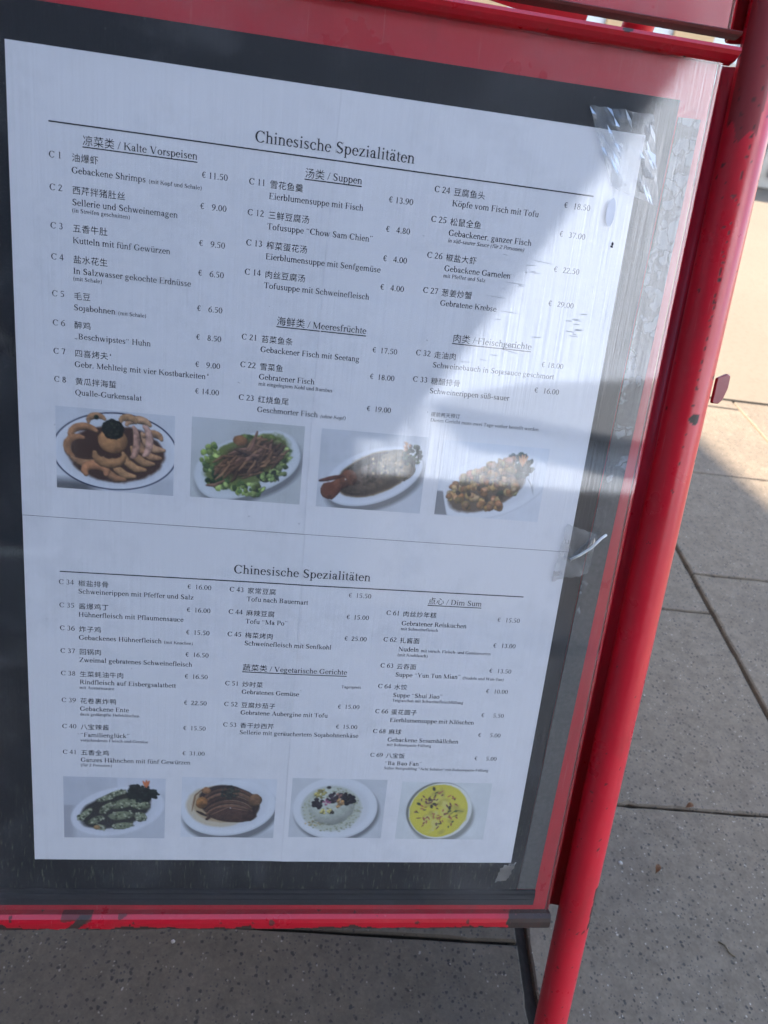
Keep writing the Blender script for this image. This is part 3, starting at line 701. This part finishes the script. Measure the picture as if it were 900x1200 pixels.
HEAD_LO = [('蔬菜类',' / Vegetarische Gerichte',.393,.5956,1.0125), ('点心',' / Dim Sum',.7381,.845,.8530)]
CODE_U = (.0583, .3614, .6595); TXT_U = (.0915, .3937, .6913); PR_U = (.3285, .6272, .9272); EUR_U = (.2868, .5864, .8790)

def menu_sheet(upper, label):
    v0, v1 = (0., .7292) if upper else (.7303, 1.4583)
    org = bl(.5, v1, 0)
    o = tag(empty('menu_sheet', RB @ org, (-TH, 0, 0)), label, 'menu', 'menu sheets behind the acrylic')
    # the sheet, finer columns round the crease
    base = [i/64 for i in range(65)]; V = [v0+(v1-v0)*k/52 for k in range(53)]
    vs, fs = [], []; off = [-.012, -.006, -.003, -.0018, -.0012, -.0006, 0, .0006, .0012, .0018, .003, .006, .012]
    left = [x for x in base if x < .475]; right = [x for x in base if x > .515]
    nu = len(left)+len(off)+len(right)
    for v in V:
        c = crease_u(v)
        for u in left+[c+d for d in off]+right:
            vs.append(tuple(bl(u, v, paper_w(u, v, upper))-org))
    for j in range(len(V)-1):
        for i in range(nu-1): fs.append((j*nu+i, (j+1)*nu+i, (j+1)*nu+i+1, j*nu+i+1))
    p = meshobj('paper', vs, fs, M_paper, o, True)
    sm = p.modifiers.new('thickness', 'SOLIDIFY'); sm.thickness = .00016; sm.offset = -1; es = p.modifiers.new('crisp_rim', 'EDGE_SPLIT'); es.split_angle = R(40)
    P = lambda: Print(o, upper, org)
    # title and rule
    q = P(); tv = .0904 if upper else .8143
    q.latin('Chinesische Spezialitäten', .3672, tv, EMT, 0, .6223); q.build('title')
    q = P()
    q.line(.0591, .1010, .9291, .1021, .0020) if upper else q.line(.0606, .8311, .9262, .8281, .0020); q.build('rule')
    for zh, de, u0, u1, v in (HEAD_UP if upper else HEAD_LO):
        q = P(); e_ = q.zh(zh, u0, v, .0158, .0160); q.latin(de, e_, v, EMH, 0, u1); q.line(u0, v+.0035, u1, v+.0035, .0016); q.build('section_heading')
    for cid, c, vc, vg, zh, de, small, price, vp in (UP if upper else LO):
        q = P()
        q.latin(cid, CODE_U[c], vc, EM); q.zh(zh, TXT_U[c]+.0005, vc+.0010, ZH_EM, .01345)
        e_ = q.latin(de, TXT_U[c], vg, EM)
        if small:
            st, mode = small
            if mode == 0: q.latin(st, e_+.0042, vg+.0002, EMS)
            elif mode == 1: q.latin(st, TXT_U[c], vg+.0104, EMS)
            elif mode == 2: q.latin(st, e_+.0042, vg+.0002, EMS, .22)
            elif mode == 3: q.latin(st, TXT_U[c], vg+.0104, EMS, .22)
            elif mode == 4: q.latin(st, e_+.0042, vg+.0002, EMS); q.latin('(mit Knoblauch)', TXT_U[c], vg+.0110, EMS)
        q.build('dish_name'); q = P()
        if price is None: q.latin('Tagespreis', PR_U[c]-width('Tagespreis')*EMS-.001, vp, EMS)
        else:
            we = .0134; tight = price in ('11.50', '14.00') or cid in ('C 11', 'C 32')
            us = PR_U[c]-width(price)*we
            q.latin(price, us, vp, we)
            q.latin('€', us-.0105 if tight else EUR_U[c] if len(price) < 5 else min(EUR_U[c]+.002, us-.0135), vp, we)
        q.build('price')
    if upper:
        q = P(); q.latin('*', .6905, .4915, EMS); q.zh('提前两天预订', .6992, .4925, .0088, .0089); q.latin('Dieses Gericht muss zwei Tage vorher bestellt werden', .6994, .5024, EMS, 0, .9008); q.build('footnote')
    return o, org
sheets = [menu_sheet(True, 'upper white menu sheet listing cold starters, soups and seafood above four dish photos'),
          menu_sheet(False, 'lower white menu sheet with tofu, vegetable and dim sum lists above four dish photos')]

# ---------------------------------------------------------------- printed dish photographs (pictures painted point by point)
NW, NH = 140, 101
SSX = 2
PW, PH = NW*SSX, NH*SSX
ASP = 1.387
YY, XX = np.mgrid[0:PH, 0:PW]; XX = (XX+.5)/PW*ASP; YY = (YY+.5)/PH
def vnoise(rs, cells):
    out = np.zeros((PH, PW)); amp = 1.; tot = 0
    for o_ in range(4):
        cx, cy = int(cells*ASP)+2, cells+2; g = rs.rand(cy+1, cx+1)
        fx = XX/ASP*cx*.999; fy = YY*cy*.999; ix = fx.astype(int); iy = fy.astype(int); tx = fx-ix; ty = fy-iy
        tx = tx*tx*(3-2*tx); ty = ty*ty*(3-2*ty)
        out += amp*((g[iy, ix]*(1-tx)+g[iy, ix+1]*tx)*(1-ty)+(g[iy+1, ix]*(1-tx)+g[iy+1, ix+1]*tx)*ty); tot += amp; amp *= .55; cells *= 2
    return out/tot
class Pic:
    def __init__(s, seed, bgc=(214, 214, 214)):
        s.r = np.random.RandomState(seed); s.im = np.ones((PH, PW, 3))*np.array(bgc, float); s.N = [vnoise(s.r, c) for c in (4, 9, 22)]
        s.im *= (.965+.07*s.N[0])[..., None]
    def put(s, a, c): a = np.clip(a, 0, 1)[..., None]; s.im = s.im*(1-a)+np.asarray(c, float)*a
    def rot(s, cx, cy, rot):
        c, q = math.cos(R(rot)), math.sin(R(rot)); dx, dy = XX-cx, YY-cy
        return dx*c+dy*q, -dx*q+dy*c
    def ell(s, cx, cy, rx, ry, rot, c, soft=.02, wob=0., p=2.):
        x, y = s.rot(cx, cy, rot); d = (np.abs(x/rx)**p+np.abs(y/ry)**p)**(1/p)+wob*(s.N[1]-.5); s.put((1-d)/(soft/min(rx, ry))+.5, c)
    def plate(s, cx, cy, rx, ry, rot, col=(236, 237, 240), depth=.06, p=2., shadow=True):
        if shadow: s.ell(cx+.03, cy+depth, rx*1.01, ry*1.0, rot, (120, 121, 124), .05, 0, p)
        s.ell(cx, cy, rx, ry, rot, tuple(c*.93 for c in col), .012, 0, p)
        s.ell(cx-.004, cy-.012, rx*.985, ry*.97, rot, col, .02, 0, p)
        s.ell(cx, cy, rx*.80, ry*.76, rot, tuple(c*.95 for c in col), .06, 0, p)
    def blob(s, cx, cy, rx, ry, rot, col, tex=.5, wob=.25, dark=.45):
        x, y = s.rot(cx, cy, rot); X, Y = x/rx, y/ry; d = np.sqrt(X*X+Y*Y)+wob*(s.N[2]-.5)
        z = np.sqrt(np.clip(1-d*d, 0, 1)); dx, dy = XX-cx, YY-cy
        sh = dark+(1-dark)*np.clip(.55*z+.35-.35*dy/max(ry, rx)-.18*dx/max(rx, ry), 0, 1.15)+tex*(s.N[2]-.5)*.8
        s.put((1-d)*min(rx, ry)/.012+.3, np.clip(sh, .08, 1.3)[..., None]*np.array(col, float))
    def stroke(s, pts, r, col, tex=.4, dark=.4, taper=.5):
        best = np.full((PH, PW), 9.); side = np.zeros((PH, PW)); rr = np.full((PH, PW), r)
        k = len(pts)-1
        for i, ((x0, y0), (x1, y1)) in enumerate(zip(pts, pts[1:])):
            dx, dy = x1-x0, y1-y0; L2 = dx*dx+dy*dy+1e-9; t = np.clip(((XX-x0)*dx+(YY-y0)*dy)/L2, 0, 1)
            ex, ey = XX-(x0+t*dx), YY-(y0+t*dy); D = np.hypot(ex, ey); m = D < best
            best = np.where(m, D, best); side = np.where(m, ey*.8+ex*.3, side)
            T = (i+t)/k; rr = np.where(m, r*(1-taper*np.abs(2*T-1)**2), rr)
        d = best/rr+.2*(s.N[2]-.5); z = np.sqrt(np.clip(1-d*d, 0, 1))
        sh = dark+(1-dark)*np.clip(.6*z+.3-.5*side/rr, 0, 1.2)+tex*(s.N[2]-.5)
        s.put((1-d)*rr/.010+.3, np.clip(sh, .1, 1.35)[..., None]*np.array(col, float))
    def arc(s, cx, cy, rx, ry, a0, a1, r, col, **k):
        s.stroke([(cx+rx*math.cos(R(a0+(a1-a0)*i/8)), cy+ry*math.sin(R(a0+(a1-a0)*i/8))) for i in range(9)], r, col, **k)
    def fuzz(s, cx, cy, rx, ry, n, col, rad=.02, spread=.3):
        for _ in range(n):
            a = s.r.rand()*6.28; q = math.sqrt(s.r.rand()); f = 1+spread*(s.r.rand()-.5)*2
            s.blob(cx+rx*q*math.cos(a), cy+ry*q*math.sin(a), rad*(.6+.8*s.r.rand()), rad*(.5+.6*s.r.rand()), s.r.rand()*180, tuple(min(255, c*f) for c in col), .7, .6, .35)
    def done(s):
        a = s.im.reshape(NH, SSX, NW, SSX, 3).mean((1, 3)); a = np.clip(a*.98+18, 0, 248)/255*.95
        return np.where(a <= .04045, a/12.92, ((a+.055)/1.055)**2.4)
def pic_shrimp():
    p = Pic(1, (214, 216, 222)); r = p.r
    p.put(np.clip((YY-.83)*9, 0, 1)*np.clip((.55-XX)*5, 0, 1), (98, 98, 102)); p.put(np.clip((YY-.72)*5, 0, .6)*np.clip((XX-.95)*5, 0, 1), (176, 178, 186))
    p.ell(.69, .50, .735, .475, -3, (24, 30, 58), .008); p.ell(.69, .50, .718, .460, -3, (226, 228, 234), .008); p.ell(.70, .50, .62, .40, -3, (208, 210, 216), .12)
    p.ell(.70, .53, .56, .345, -3, (66, 42, 34), .03, .12)
    C = [(196, 146, 100), (178, 124, 84), (204, 156, 116), (186, 136, 96)]
    for (x, y) in ((1.20,.42),(1.16,.52),(1.08,.60),(.98,.68),(.86,.77),(.74,.82)):
        p.stroke([(x-.20, y-.17), (x-.15, y-.06), (x-.05, y+.01), (x+.06, y+.015)], .052, C[r.randint(4)], .5, .22, .55)
    for (cx, cy, rx, ry, a0, a1, w) in ((.34,.34,.17,.12,170,320,.05),(.27,.48,.14,.13,120,290,.05),(.36,.55,.20,.12,20,150,.052),(.48,.15,.10,.07,170,330,.042),(.96,.17,.14,.08,190,340,.05),(.84,.13,.09,.06,180,350,.045),(1.12,.32,.11,.08,210,350,.048)):
        p.arc(cx, cy, rx, ry, a0, a1, w, C[r.randint(4)], tex=.55, dark=.22)
    p.arc(.46, .76, .13, .08, 150, 380, .062, (206, 140, 96), dark=.2); p.arc(.62, .54, .17, .11, 5, 185, .062, (186, 134, 88), dark=.2)
    p.arc(.88, .36, .06, .19, -70, 90, .045, (206, 156, 134), tex=.7, dark=.25); p.arc(1.01, .34, .08, .18, -80, 80, .048, (212, 164, 144), tex=.7, dark=.25)
    p.blob(.66, .37, .175, .155, 0, (204, 144, 92), .5, .12, .3); p.blob(.66, .23, .13, .125, 0, (22, 26, 22), 1.4, .3, .5); p.fuzz(.66, .23, .10, .09, 30, (44, 50, 38), .014, .7)
    p.blob(.47, .10, .03, .03, 0, (26, 40, 24))
    return p.done()
def pic_strips():
    p = Pic(2, (196, 198, 198)); r = p.r
    p.put(np.clip((.5-YY)*1.2, 0, .5)*np.clip((.6-XX)*2, 0, 1), (216, 220, 226))
    p.plate(.70, .55, .68, .36, -24, (216, 220, 224), .075, 2.4)
    p.ell(.70, .50, .57, .285, -24, (100, 112, 56), .03, .2, 2.3)
    for (cx, cy, rx, ry, n) in ((.24,.48,.12,.17,34),(.38,.78,.16,.09,26),(.72,.84,.2,.08,44),(1.08,.55,.10,.14,26),(1.15,.38,.08,.12,22),(.85,.22,.25,.05,20)):
        for _ in range(n): p.fuzz(cx, cy, rx, ry, 1, [(128, 148, 72), (158, 178, 100), (78, 104, 54)][r.randint(3)], .04, .35)
    p.fuzz(.30, .74, .10, .08, 14, (34, 56, 30), .04); p.fuzz(.95, .66, .14, .06, 18, (44, 54, 34), .035)
    p.ell(.74, .46, .42, .19, -24, (58, 40, 32), .08, .3)
    for _ in range(70):
        t = r.rand(); x = .36+.74*t+r.randn()*.05; y = .60-.28*t+r.randn()*.08; a = R(-30+r.randn()*24); L = .06+.08*r.rand()
        bend = r.randn()*.03; c = [(136, 98, 70), (112, 78, 58), (158, 116, 82), (92, 64, 50), (146, 104, 84)][r.randint(5)]
        p.stroke([(x-L*math.cos(a), y-L*math.sin(a)), (x, y+bend), (x+L*math.cos(a), y+L*math.sin(a))], .017+.012*r.rand(), c, .5, .18)
    p.blob(.60, .25, .09, .07, 0, (160, 108, 66), .5, .3, .3); p.fuzz(.97, .68, .09, .05, 12, (132, 158, 84), .03)
    return p.done()
def pic_fish():
    p = Pic(3, (206, 208, 214)); p.plate(.72, .56, .66, .34, -22, (224, 227, 234), .085)
    p.ell(.74, .52, .53, .26, -24, (140, 118, 92), .02, .08); p.ell(.74, .52, .51, .245, -24, (44, 34, 30), .03, .1)
    p.blob(.70, .56, .44, .17, -26, (92, 74, 62), 1.0, .15, .25); p.blob(.98, .36, .24, .16, -20, (138, 120, 90), 1.0, .3, .3); p.blob(1.10, .44, .15, .14, 0, (124, 102, 72), 1.0, .3, .3)
    p.fuzz(.85, .42, .28, .12, 50, (120, 102, 74), .026, .6); p.fuzz(.62, .60, .22, .08, 26, (70, 54, 46), .024, .5)
    p.stroke([(.40, .60), (.26, .70), (.16, .78)], .075, (118, 70, 50), .8, .45, -.5); p.stroke([(.32, .58), (.03, .66)], .03, (96, 52, 40)); p.stroke([(.32, .70), (.20, .88)], .035, (96, 52, 40)); p.ell(.15, .76, .09, .085, -40, (110, 62, 44), .03)
    p.fuzz(1.2, .26, .11, .13, 50, (62, 78, 58), .03, .5); p.fuzz(1.12, .14, .05, .05, 8, (214, 146, 100), .025)
    p.stroke([(.42, .38), (.56, .34)], .006, (220, 210, 190)); p.blob(.36, .62, .012, .012, 0, (230, 220, 200))
    return p.done()
def pic_nuggets():
    p = Pic(4, (222, 224, 230)); r = p.r
    p.plate(.72, .56, .76, .42, -22, (228, 230, 236), .05, 2., False)
    k = np.clip((.02+.32*np.clip(YY-.62, 0, 1)**1.2-(XX-.0)+.06)*60, 0, 1)*np.clip((YY-.66)*40, 0, 1)*np.clip((1.0-YY)*50, 0, 1); p.put(k, (128, 130, 136))
    p.ell(.64, .60, .52, .27, -27, (84, 70, 60), .03, .1); p.fuzz(1.02, .26, .19, .15, 90, (40, 56, 46), .035, .5)
    P = [(.20,.72),(.22,.60),(.34,.62),(.33,.50),(.44,.44),(.30,.76),(.46,.58),(.48,.72),(.56,.36),(.58,.50),(.62,.64),(.66,.28),(.70,.42),(.74,.56),(.60,.80),(.76,.72),(.80,.24),(.84,.36),(.86,.50),(.90,.64),(.94,.34),(.98,.48),(1.0,.58),(.72,.84),(.82,.80),(.40,.84),(.90,.22)]
    for (x, y) in P:
        for _ in range(9):
            a = r.rand()*6.28; q = .055*r.rand(); c = [(196, 152, 100), (172, 124, 74), (210, 170, 124), (150, 108, 66)][r.randint(4)]
            p.blob(x+q*math.cos(a)*1.2, y+q*math.sin(a), .030+.03*r.rand(), .028+.025*r.rand(), r.rand()*180, tuple(v*(.9+.2*r.rand()) for v in c), .8, .4, .16)
    for (x, y) in ((.42,.68),(.54,.60),(.68,.52),(.78,.44),(.66,.74),(.84,.70),(.28,.68),(.50,.46)): p.blob(x, y, .04, .03, r.rand()*90, (54, 44, 34), .5, .5)
    p.fuzz(.82, .66, .05, .04, 6, (50, 66, 52), .025)
    for a in (-35, -12, 8, 30): p.stroke([(1.06, .26), (1.06+.10*math.sin(R(a)), .26-.15*math.cos(R(a)))], .020, (226, 158, 104), .3, .6)
    for q in range(6): p.stroke([(1.14+.02*q, .40+.02*q), (1.2+.012*q, .48+.03*q)], .004, (150, 155, 158))
    return p.done()
def pic_fritters():
    p = Pic(5, (200, 202, 210)); r = p.r
    p.put(np.clip((YY-.45)*40, 0, 1)*np.clip((.20-XX)*10, 0, 1)*.6, (160, 158, 164)); p.put(np.clip((XX-.72)*60, 0, 1)*np.clip((.3-YY)*6, 0, .7), (222, 224, 232))
    p.plate(.74, .56, .66, .39, -17, (222, 224, 232), .05, 2., False)
    p.ell(.70, .54, .50, .27, -20, (42, 38, 36), .03, .12)
    F = [(.30,.60,.13,.05,-45),(.24,.66,.06,.05,0),(.72,.26,.16,.045,-18),(.58,.34,.15,.045,-22),(.82,.42,.21,.075,-18),(.58,.50,.14,.06,-42),(1.04,.44,.15,.08,8),(.78,.62,.19,.075,-8),(1.05,.64,.09,.08,20),(.44,.70,.13,.055,-30),(.80,.79,.16,.06,-8),(.50,.82,.08,.05,10)]
    for (x, y, a, b_, ro) in F:
        p.blob(x, y, a, b_, ro, (142, 150, 116), .9, .35, .22)
        cr, sr = math.cos(R(ro)), math.sin(R(ro))
        for _ in range(14):
            ux, uy = (r.rand()*2-1)*a*.85, (r.rand()*2-1)*b_*.8; p.blob(x+ux*cr-uy*sr, y+ux*sr+uy*cr, .022, .016, r.rand()*180, (188, 192, 160) if r.rand() < .55 else (70, 78, 54), .6, .4, .4)
    p.blob(.45, .82, .05, .04, 0, (176, 136, 84)); p.fuzz(1.06, .26, .19, .13, 110, (24, 30, 28), .035, .5); p.fuzz(.95, .16, .07, .05, 14, (24, 30, 28), .03); p.fuzz(1.24, .26, .06, .05, 14, (24, 30, 28), .03)
    for a in (-30, 0, 25): p.stroke([(1.12, .15), (1.12+.09*math.sin(R(a)), .15-.11*math.cos(R(a)))], .02, (226, 120, 66), .3, .6)
    return p.done()
def pic_roast():
    p = Pic(6, (222, 224, 230)); r = p.r
    p.put(np.clip((YY-.8)*8, 0, 1)*np.clip((XX-.9)*6, 0, 1)*.7, (186, 188, 192))
    p.plate(.70, .50, .70, .46, -10, (226, 229, 236), .10, 2.)
    p.ell(.54, .48, .47, .34, 6, (206, 192, 168), .03, .06); p.ell(.56, .46, .40, .28, 6, (178, 154, 120), .03, .1)
    p.ell(.70, .42, .46, .29, 10, (44, 30, 26), .02, .1)
    for q in range(6):
        y = .17+.07*q; p.arc(.70, y+.28, .40-.01*q, .26, 205, 335, .030, [(86, 56, 44), (118, 82, 60), (66, 42, 34)][q % 3], tex=.6, taper=.2, dark=.3)
        p.arc(.72, y+.31, .36, .25, 215, 330, .009, (150, 120, 90), taper=.2)
    p.blob(.76, .61, .36, .13, 2, (78, 50, 42), .6, .08, .35); p.stroke([(.44, .62), (.68, .49), (.98, .54)], .011, (140, 104, 78)); p.blob(.30, .42, .09, .10, 10, (168, 112, 62), 1., .3, .3); p.blob(.36, .22, .07, .06, 0, (168, 114, 68), .9, .3, .3); p.blob(1.08, .36, .10, .11, 0, (128, 90, 58), 1., .35, .3)
    p.stroke([(.16, .56), (.20, .30), (.30, .2)], .014, (140, 104, 76)); p.stroke([(.23, .56), (.38, .64)], .022, (48, 34, 30))
    p.fuzz(.70, .24, .13, .11, 60, (40, 46, 40), .022, .5); p.blob(.72, .50, .014, .012, 0, (230, 220, 210))
    return p.done()
def pic_rice():
    p = Pic(7, (206, 208, 212)); r = p.r
    p.plate(.66, .50, .62, .52, 0, (224, 226, 230), .06)
    p.ell(.60, .50, .44, .38, 0, (196, 200, 196), .02); p.ell(.61, .51, .425, .365, 0, (190, 192, 176), .06)
    p.blob(.60, .46, .34, .32, 0, (204, 208, 194), .25, .08, .60)
    for _ in range(150):
        a = r.rand()*6.28; q = .26+.16*r.rand(); x, y = .62+q*math.cos(a)*1.05, .53+q*math.sin(a)*.9
        p.blob(x, y, .016, .013, 0, [(168, 170, 142), (184, 186, 164), (148, 150, 122)][r.randint(3)], .4, .3, .75)
    p.fuzz(.36, .76, .12, .05, 14, (196, 172, 124), .016, .2)
    p.fuzz(.45, .26, .10, .07, 16, (202, 186, 104), .03); p.fuzz(.40, .42, .08, .08, 22, (32, 26, 36), .032); p.fuzz(.62, .32, .13, .08, 24, (58, 42, 56), .035); p.fuzz(.84, .34, .09, .10, 26, (28, 26, 38), .035)
    p.fuzz(.52, .40, .05, .04, 10, (170, 90, 126), .02); p.fuzz(.72, .42, .06, .08, 14, (206, 154, 96), .028); p.fuzz(.52, .54, .08, .05, 12, (196, 184, 110), .025); p.blob(.54, .15, .035, .025, 0, (40, 36, 36)); p.fuzz(.62, .56, .05, .02, 6, (48, 42, 38), .02); p.fuzz(.70, .28, .04, .03, 6, (180, 128, 116), .022)
    return p.done()
def pic_soup():
    p = Pic(8, (220, 222, 222)); r = p.r
    p.ell(.68, .60, .50, .46, 0, (146, 146, 142), .05); p.ell(.62, .49, .50, .49, 0, (112, 114, 110), .02); p.ell(.645, .50, .485, .485, 0, (228, 228, 222), .02); p.ell(.62, .50, .445, .455, 0, (206, 192, 64), .02)
    p.ell(.62, .50, .43, .44, 0, (216, 202, 70), .05, .2)
    for _ in range(30):
        a = r.rand()*6.28; q = .36*math.sqrt(r.rand()); p.ell(.62+q*math.cos(a), .52+q*math.sin(a), .04+.04*r.rand(), .02+.03*r.rand(), r.rand()*180, (214, 204, 112) if r.rand() < .5 else (186, 172, 74), .04)
    for _ in range(60):
        a = r.rand()*6.28; q = .36*math.sqrt(r.rand()); x, y = .60+q*math.cos(a), .50+q*math.sin(a)*.95
        p.ell(x, y, .014+.022*r.rand(), .008+.006*r.rand(), r.rand()*180, [(140, 84, 58), (170, 110, 70), (70, 78, 50), (112, 70, 64), (178, 104, 74)][r.randint(5)], .008)
    for (x, y) in ((.50,.12),(.46,.30),(.54,.38),(.30,.38),(.78,.44),(.50,.42)): p.ell(x, y, .035, .022, r.rand()*90, (58, 58, 46), .01)
    for _ in range(16): p.ell(.52+.07*r.randn(), .33+.04*r.randn(), .022, .010, r.rand()*180, (104, 66, 62), .008)
    for _ in range(10): p.ell(.62+.06*r.randn(), .58+.04*r.randn(), .022, .010, r.rand()*180, (170, 106, 72), .008)
    p.stroke([(.80, .56), (.88, .48), (1.0, .50)], .008, (84, 100, 60)); p.stroke([(.84, .60), (.92, .56)], .008, (84, 100, 60))
    return p.done()
PICS = [
 (0, pic_shrimp, .0592, .2560, .5330, .6752, 'photo of fried shrimps on a blue rimmed oval plate'), (0, pic_strips, .2845, .4785, .5309, .6738, 'photo of brown meat strips on green lettuce'),
 (0, pic_fish, .5080, .7005, .5315, .6745, 'photo of a braised dark fish with tail over the plate rim'), (0, pic_nuggets, .7280, .9280, .5330, .6740, 'photo of golden fried nuggets with dark green garnish'),
 (1, pic_fritters, .0582, .2541, 1.2612, 1.4042, 'photo of pale green fritters with orange carrot garnish'), (1, pic_roast, .2860, .4750, 1.2560, 1.4000, 'photo of sliced brown roast in pale sauce'),
 (1, pic_rice, .5060, .7020, 1.2515, 1.3962, 'photo of a rice dome with dark and yellow topping on a round plate'), (1, pic_soup, .7330, .9270, 1.2540, 1.3970, 'photo of yellow soup in a round bowl')]
for si, fn, u0, u1, v0, v1, lab in PICS:
    o, org = sheets[si]; a = fn()
    vs = []
    for j in range(NH):
        for i in range(NW):
            u = u0+(u1-u0)*i/(NW-1); v = v0+(v1-v0)*j/(NH-1); vs.append(tuple(bl(u, v, paper_w(u, v, si == 0)+.00014)-org))
    fs = [(j*NW+i, (j+1)*NW+i, (j+1)*NW+i+1, j*NW+i+1) for j in range(NH-1) for i in range(NW-1)]
    q = meshobj('dish_photo', vs, fs, M_photo, o, True)
    ca_ = q.data.color_attributes.new('Col', 'FLOAT_COLOR', 'POINT')
    ca_.data.foreach_set('color', np.concatenate([a.reshape(-1, 3), np.ones((NW*NH, 1))], 1).astype(np.float32).ravel())
    q['label'] = lab

# ================================================================ SMALL THINGS
# scuffs scratched into the acrylic, a few specks and a grey thumb mark on the sheet
def marks(name, items, mat, parent, w):
    vs, fs = [], []
    for (u, v, L, t, a) in items:
        c, q = math.cos(a), math.sin(a); k = len(vs)
        for (x, y) in ((-L, 0), (-L*.4, -t), (L*.5, -t*.8), (L, 0), (L*.4, t), (-L*.5, t*.8)): vs.append(tuple(bl(u+x*c-y*q, v+x*q+y*c, w)))
        fs.append(tuple(range(k, k+6)))
    return meshobj(name, vs, fs, mat, parent)
cover = bpy.data.objects['acrylic_cover']
rm = random.Random(21); it = []
for _ in range(22):
    v = rm.uniform(.21, .40); it.append((.815+rm.gauss(0, .03)+(.25-v)*.10, v, rm.uniform(.004, .022), rm.uniform(.0003, .0006), rm.gauss(.03, .06)))
for _ in range(10): it.append((.932+rm.gauss(0, .006), .295+.004*_+rm.gauss(0, .002), rm.uniform(.004, .010), .0006, rm.gauss(0, .05)))
for _ in range(26): it.append((rm.uniform(.02, .98), rm.uniform(.02, 1.42), rm.uniform(.0008, .0022), rm.uniform(.0006, .0014), rm.random()*6))
marks('scuff_mark', it, mat_plain('scuff_grey', (.42, .42, .44), .7, .2, .3, 80), cover, .00355)['kind'] = 'stuff'
thumb = mat_plain('grey_thumb_mark', (.80, .80, .84), .6, .3, .1, 60)
k = 24; vs = [tuple(bl(.963+.0095*math.cos(6.283*i/k)*(1 if math.cos(6.283*i/k) < 0 else .62), .124+.0225*math.sin(6.283*i/k), .00357)) for i in range(k)]
meshobj('thumb_mark', vs, [tuple(range(k))], thumb, cover)
marks('speck', [(.9745, .1725, .0035, .0020, 1.45), (.9738, .177, .003, .0016, .3)], M_ink, cover, .00357)

# crumpled clear tape on the acrylic / sheets
def tape(corners, seed, label, amp=.0016, w0=.0016, nu=26, nv=18):
    rs = random.Random(seed); org = bl(*corners[0]); vs, fs = [], []
    off = Vector((rs.random()*50, rs.random()*50, 0))
    for j in range(nv+1):
        for i in range(nu+1):
            s, t = i/nu, j/nv
            c = [Vector((*k, 0)) for k in corners]; p = (c[0]*(1-s)+c[1]*s)*(1-t)+(c[3]*(1-s)+c[2]*s)*t
            q = Vector((p.x*17, p.y*17, 0))+off
            ridge = abs(mn.noise(q))+.5*abs(mn.noise(q*2.3))
            e = .004*mn.noise(Vector((p.x*120, p.y*120, seed))) * (1 if i in (0, nu) or j in (0, nv) else 0)
            vs.append(tuple(bl(p.x+e, p.y+e, w0+amp*(1-1.6*ridge))-org))
    for j in range(nv):
        for i in range(nu): fs.append((j*(nu+1)+i, j*(nu+1)+i+1, (j+1)*(nu+1)+i+1, (j+1)*(nu+1)+i))
    o = tag(meshobj('clear_tape', vs, fs, M_tape, None, False), label, 'tape', 'clear tape holding the sheets')
    o.location = RB @ org; o.rotation_euler = (-TH, 0, 0); return o
tape([(.895, -.030), (1.005, -.030), (1.045, .105), (.955, .085)], 3, 'crumpled clear tape on the upper right corner of the top menu sheet', .0022, .0018, 14, 10)
tape([(.985, .672), (1.050, .690), (1.045, .770), (.975, .790)], 8, 'wrinkled clear tape at the right end of the seam between both sheets', .0018, .0018, 12, 12)
tape([(.978, 1.470), (1.012, 1.455), (.998, 1.505), (.970, 1.510)], 5, 'small clear tape scrap below the lower right corner of the bottom sheet', .0010, .0006)
# torn shiny curl of tape sticking up at the seam
b = tube_bm([bl(1.002, .742, .0045), bl(1.018, .730, .0065), bl(1.036, .712, .0085), bl(1.052, .690, .0095), bl(1.060, .684, .009)], .0011, 10)
cm = NT('torn_tape_edge'); cm.base((.72, .72, .70), .25, .6)
tag(bmobj('torn_tape', b, cm.m, None, True), 'thin white torn tape curl jutting over the grey strip at the seam', 'tape').matrix_world = RB

def leaf(x, y, L, rz, label):
    vs, fs = [], []; k = 10
    for i in range(k+1):
        t = i/k; wv = L*.28*math.sin(math.pi*t**.8); z = .004+.006*math.sin(t*3)
        for s in (-1, 0, 1): vs.append((L*(t-.5), s*wv, z+abs(s)*.004))
    for i in range(k):
        for s in (0, 1): fs.append((3*i+s, 3*i+3+s, 3*i+4+s, 3*i+1+s))
    o = tag(meshobj('dry_leaf', vs, fs, M_leaf, None, True), label, 'leaf', 'dry leaves on the paving'); o.location = (x, y, .001); o.rotation_euler = (0, 0, rz)
    o.modifiers.new('t', 'SOLIDIFY').thickness = .0004
leaf(.764, .296, .013, R(60), 'small brown dry leaf on the slab right of the red tube')
leaf(.86, .395, .013, R(8), 'reddish brown dry leaf lying on the joint right of the red tube')
bm = tube_bm([(0, 0, .002), (.008, .003, .003), (.016, -.001, .003), (.024, .002, .002)], .0009, 8)
o = tag(bmobj('twig', bm, M_wire, None, True), 'thin brown twig on the slab near the bottom right corner', 'twig'); o.location = (.818, .20, 0); o.rotation_euler = (0, 0, R(-55))
rp = random.Random(12)
PEB = [(.713, .307, .0036, 'pale pebble on the slab near the tube foot'), (.085, .205, .0028, 'white chip of stone under the left end of the board')]
for x, y, r_, lab in PEB:
    b = bmesh.new(); bmesh.ops.create_icosphere(b, subdivisions=2, radius=1)
    for v in b.verts: v.co *= 1+.25*mn.noise(v.co*1.5+Vector((x*9, y*9, 0))); v.co = Vector((v.co.x*r_, v.co.y*r_*.8, v.co.z*r_*.55))
    o = tag(bmobj('pebble', b, M_pebble, None, True), lab, 'pebble', 'pebbles on the paving'); o.location = (x, y, r_*.42)
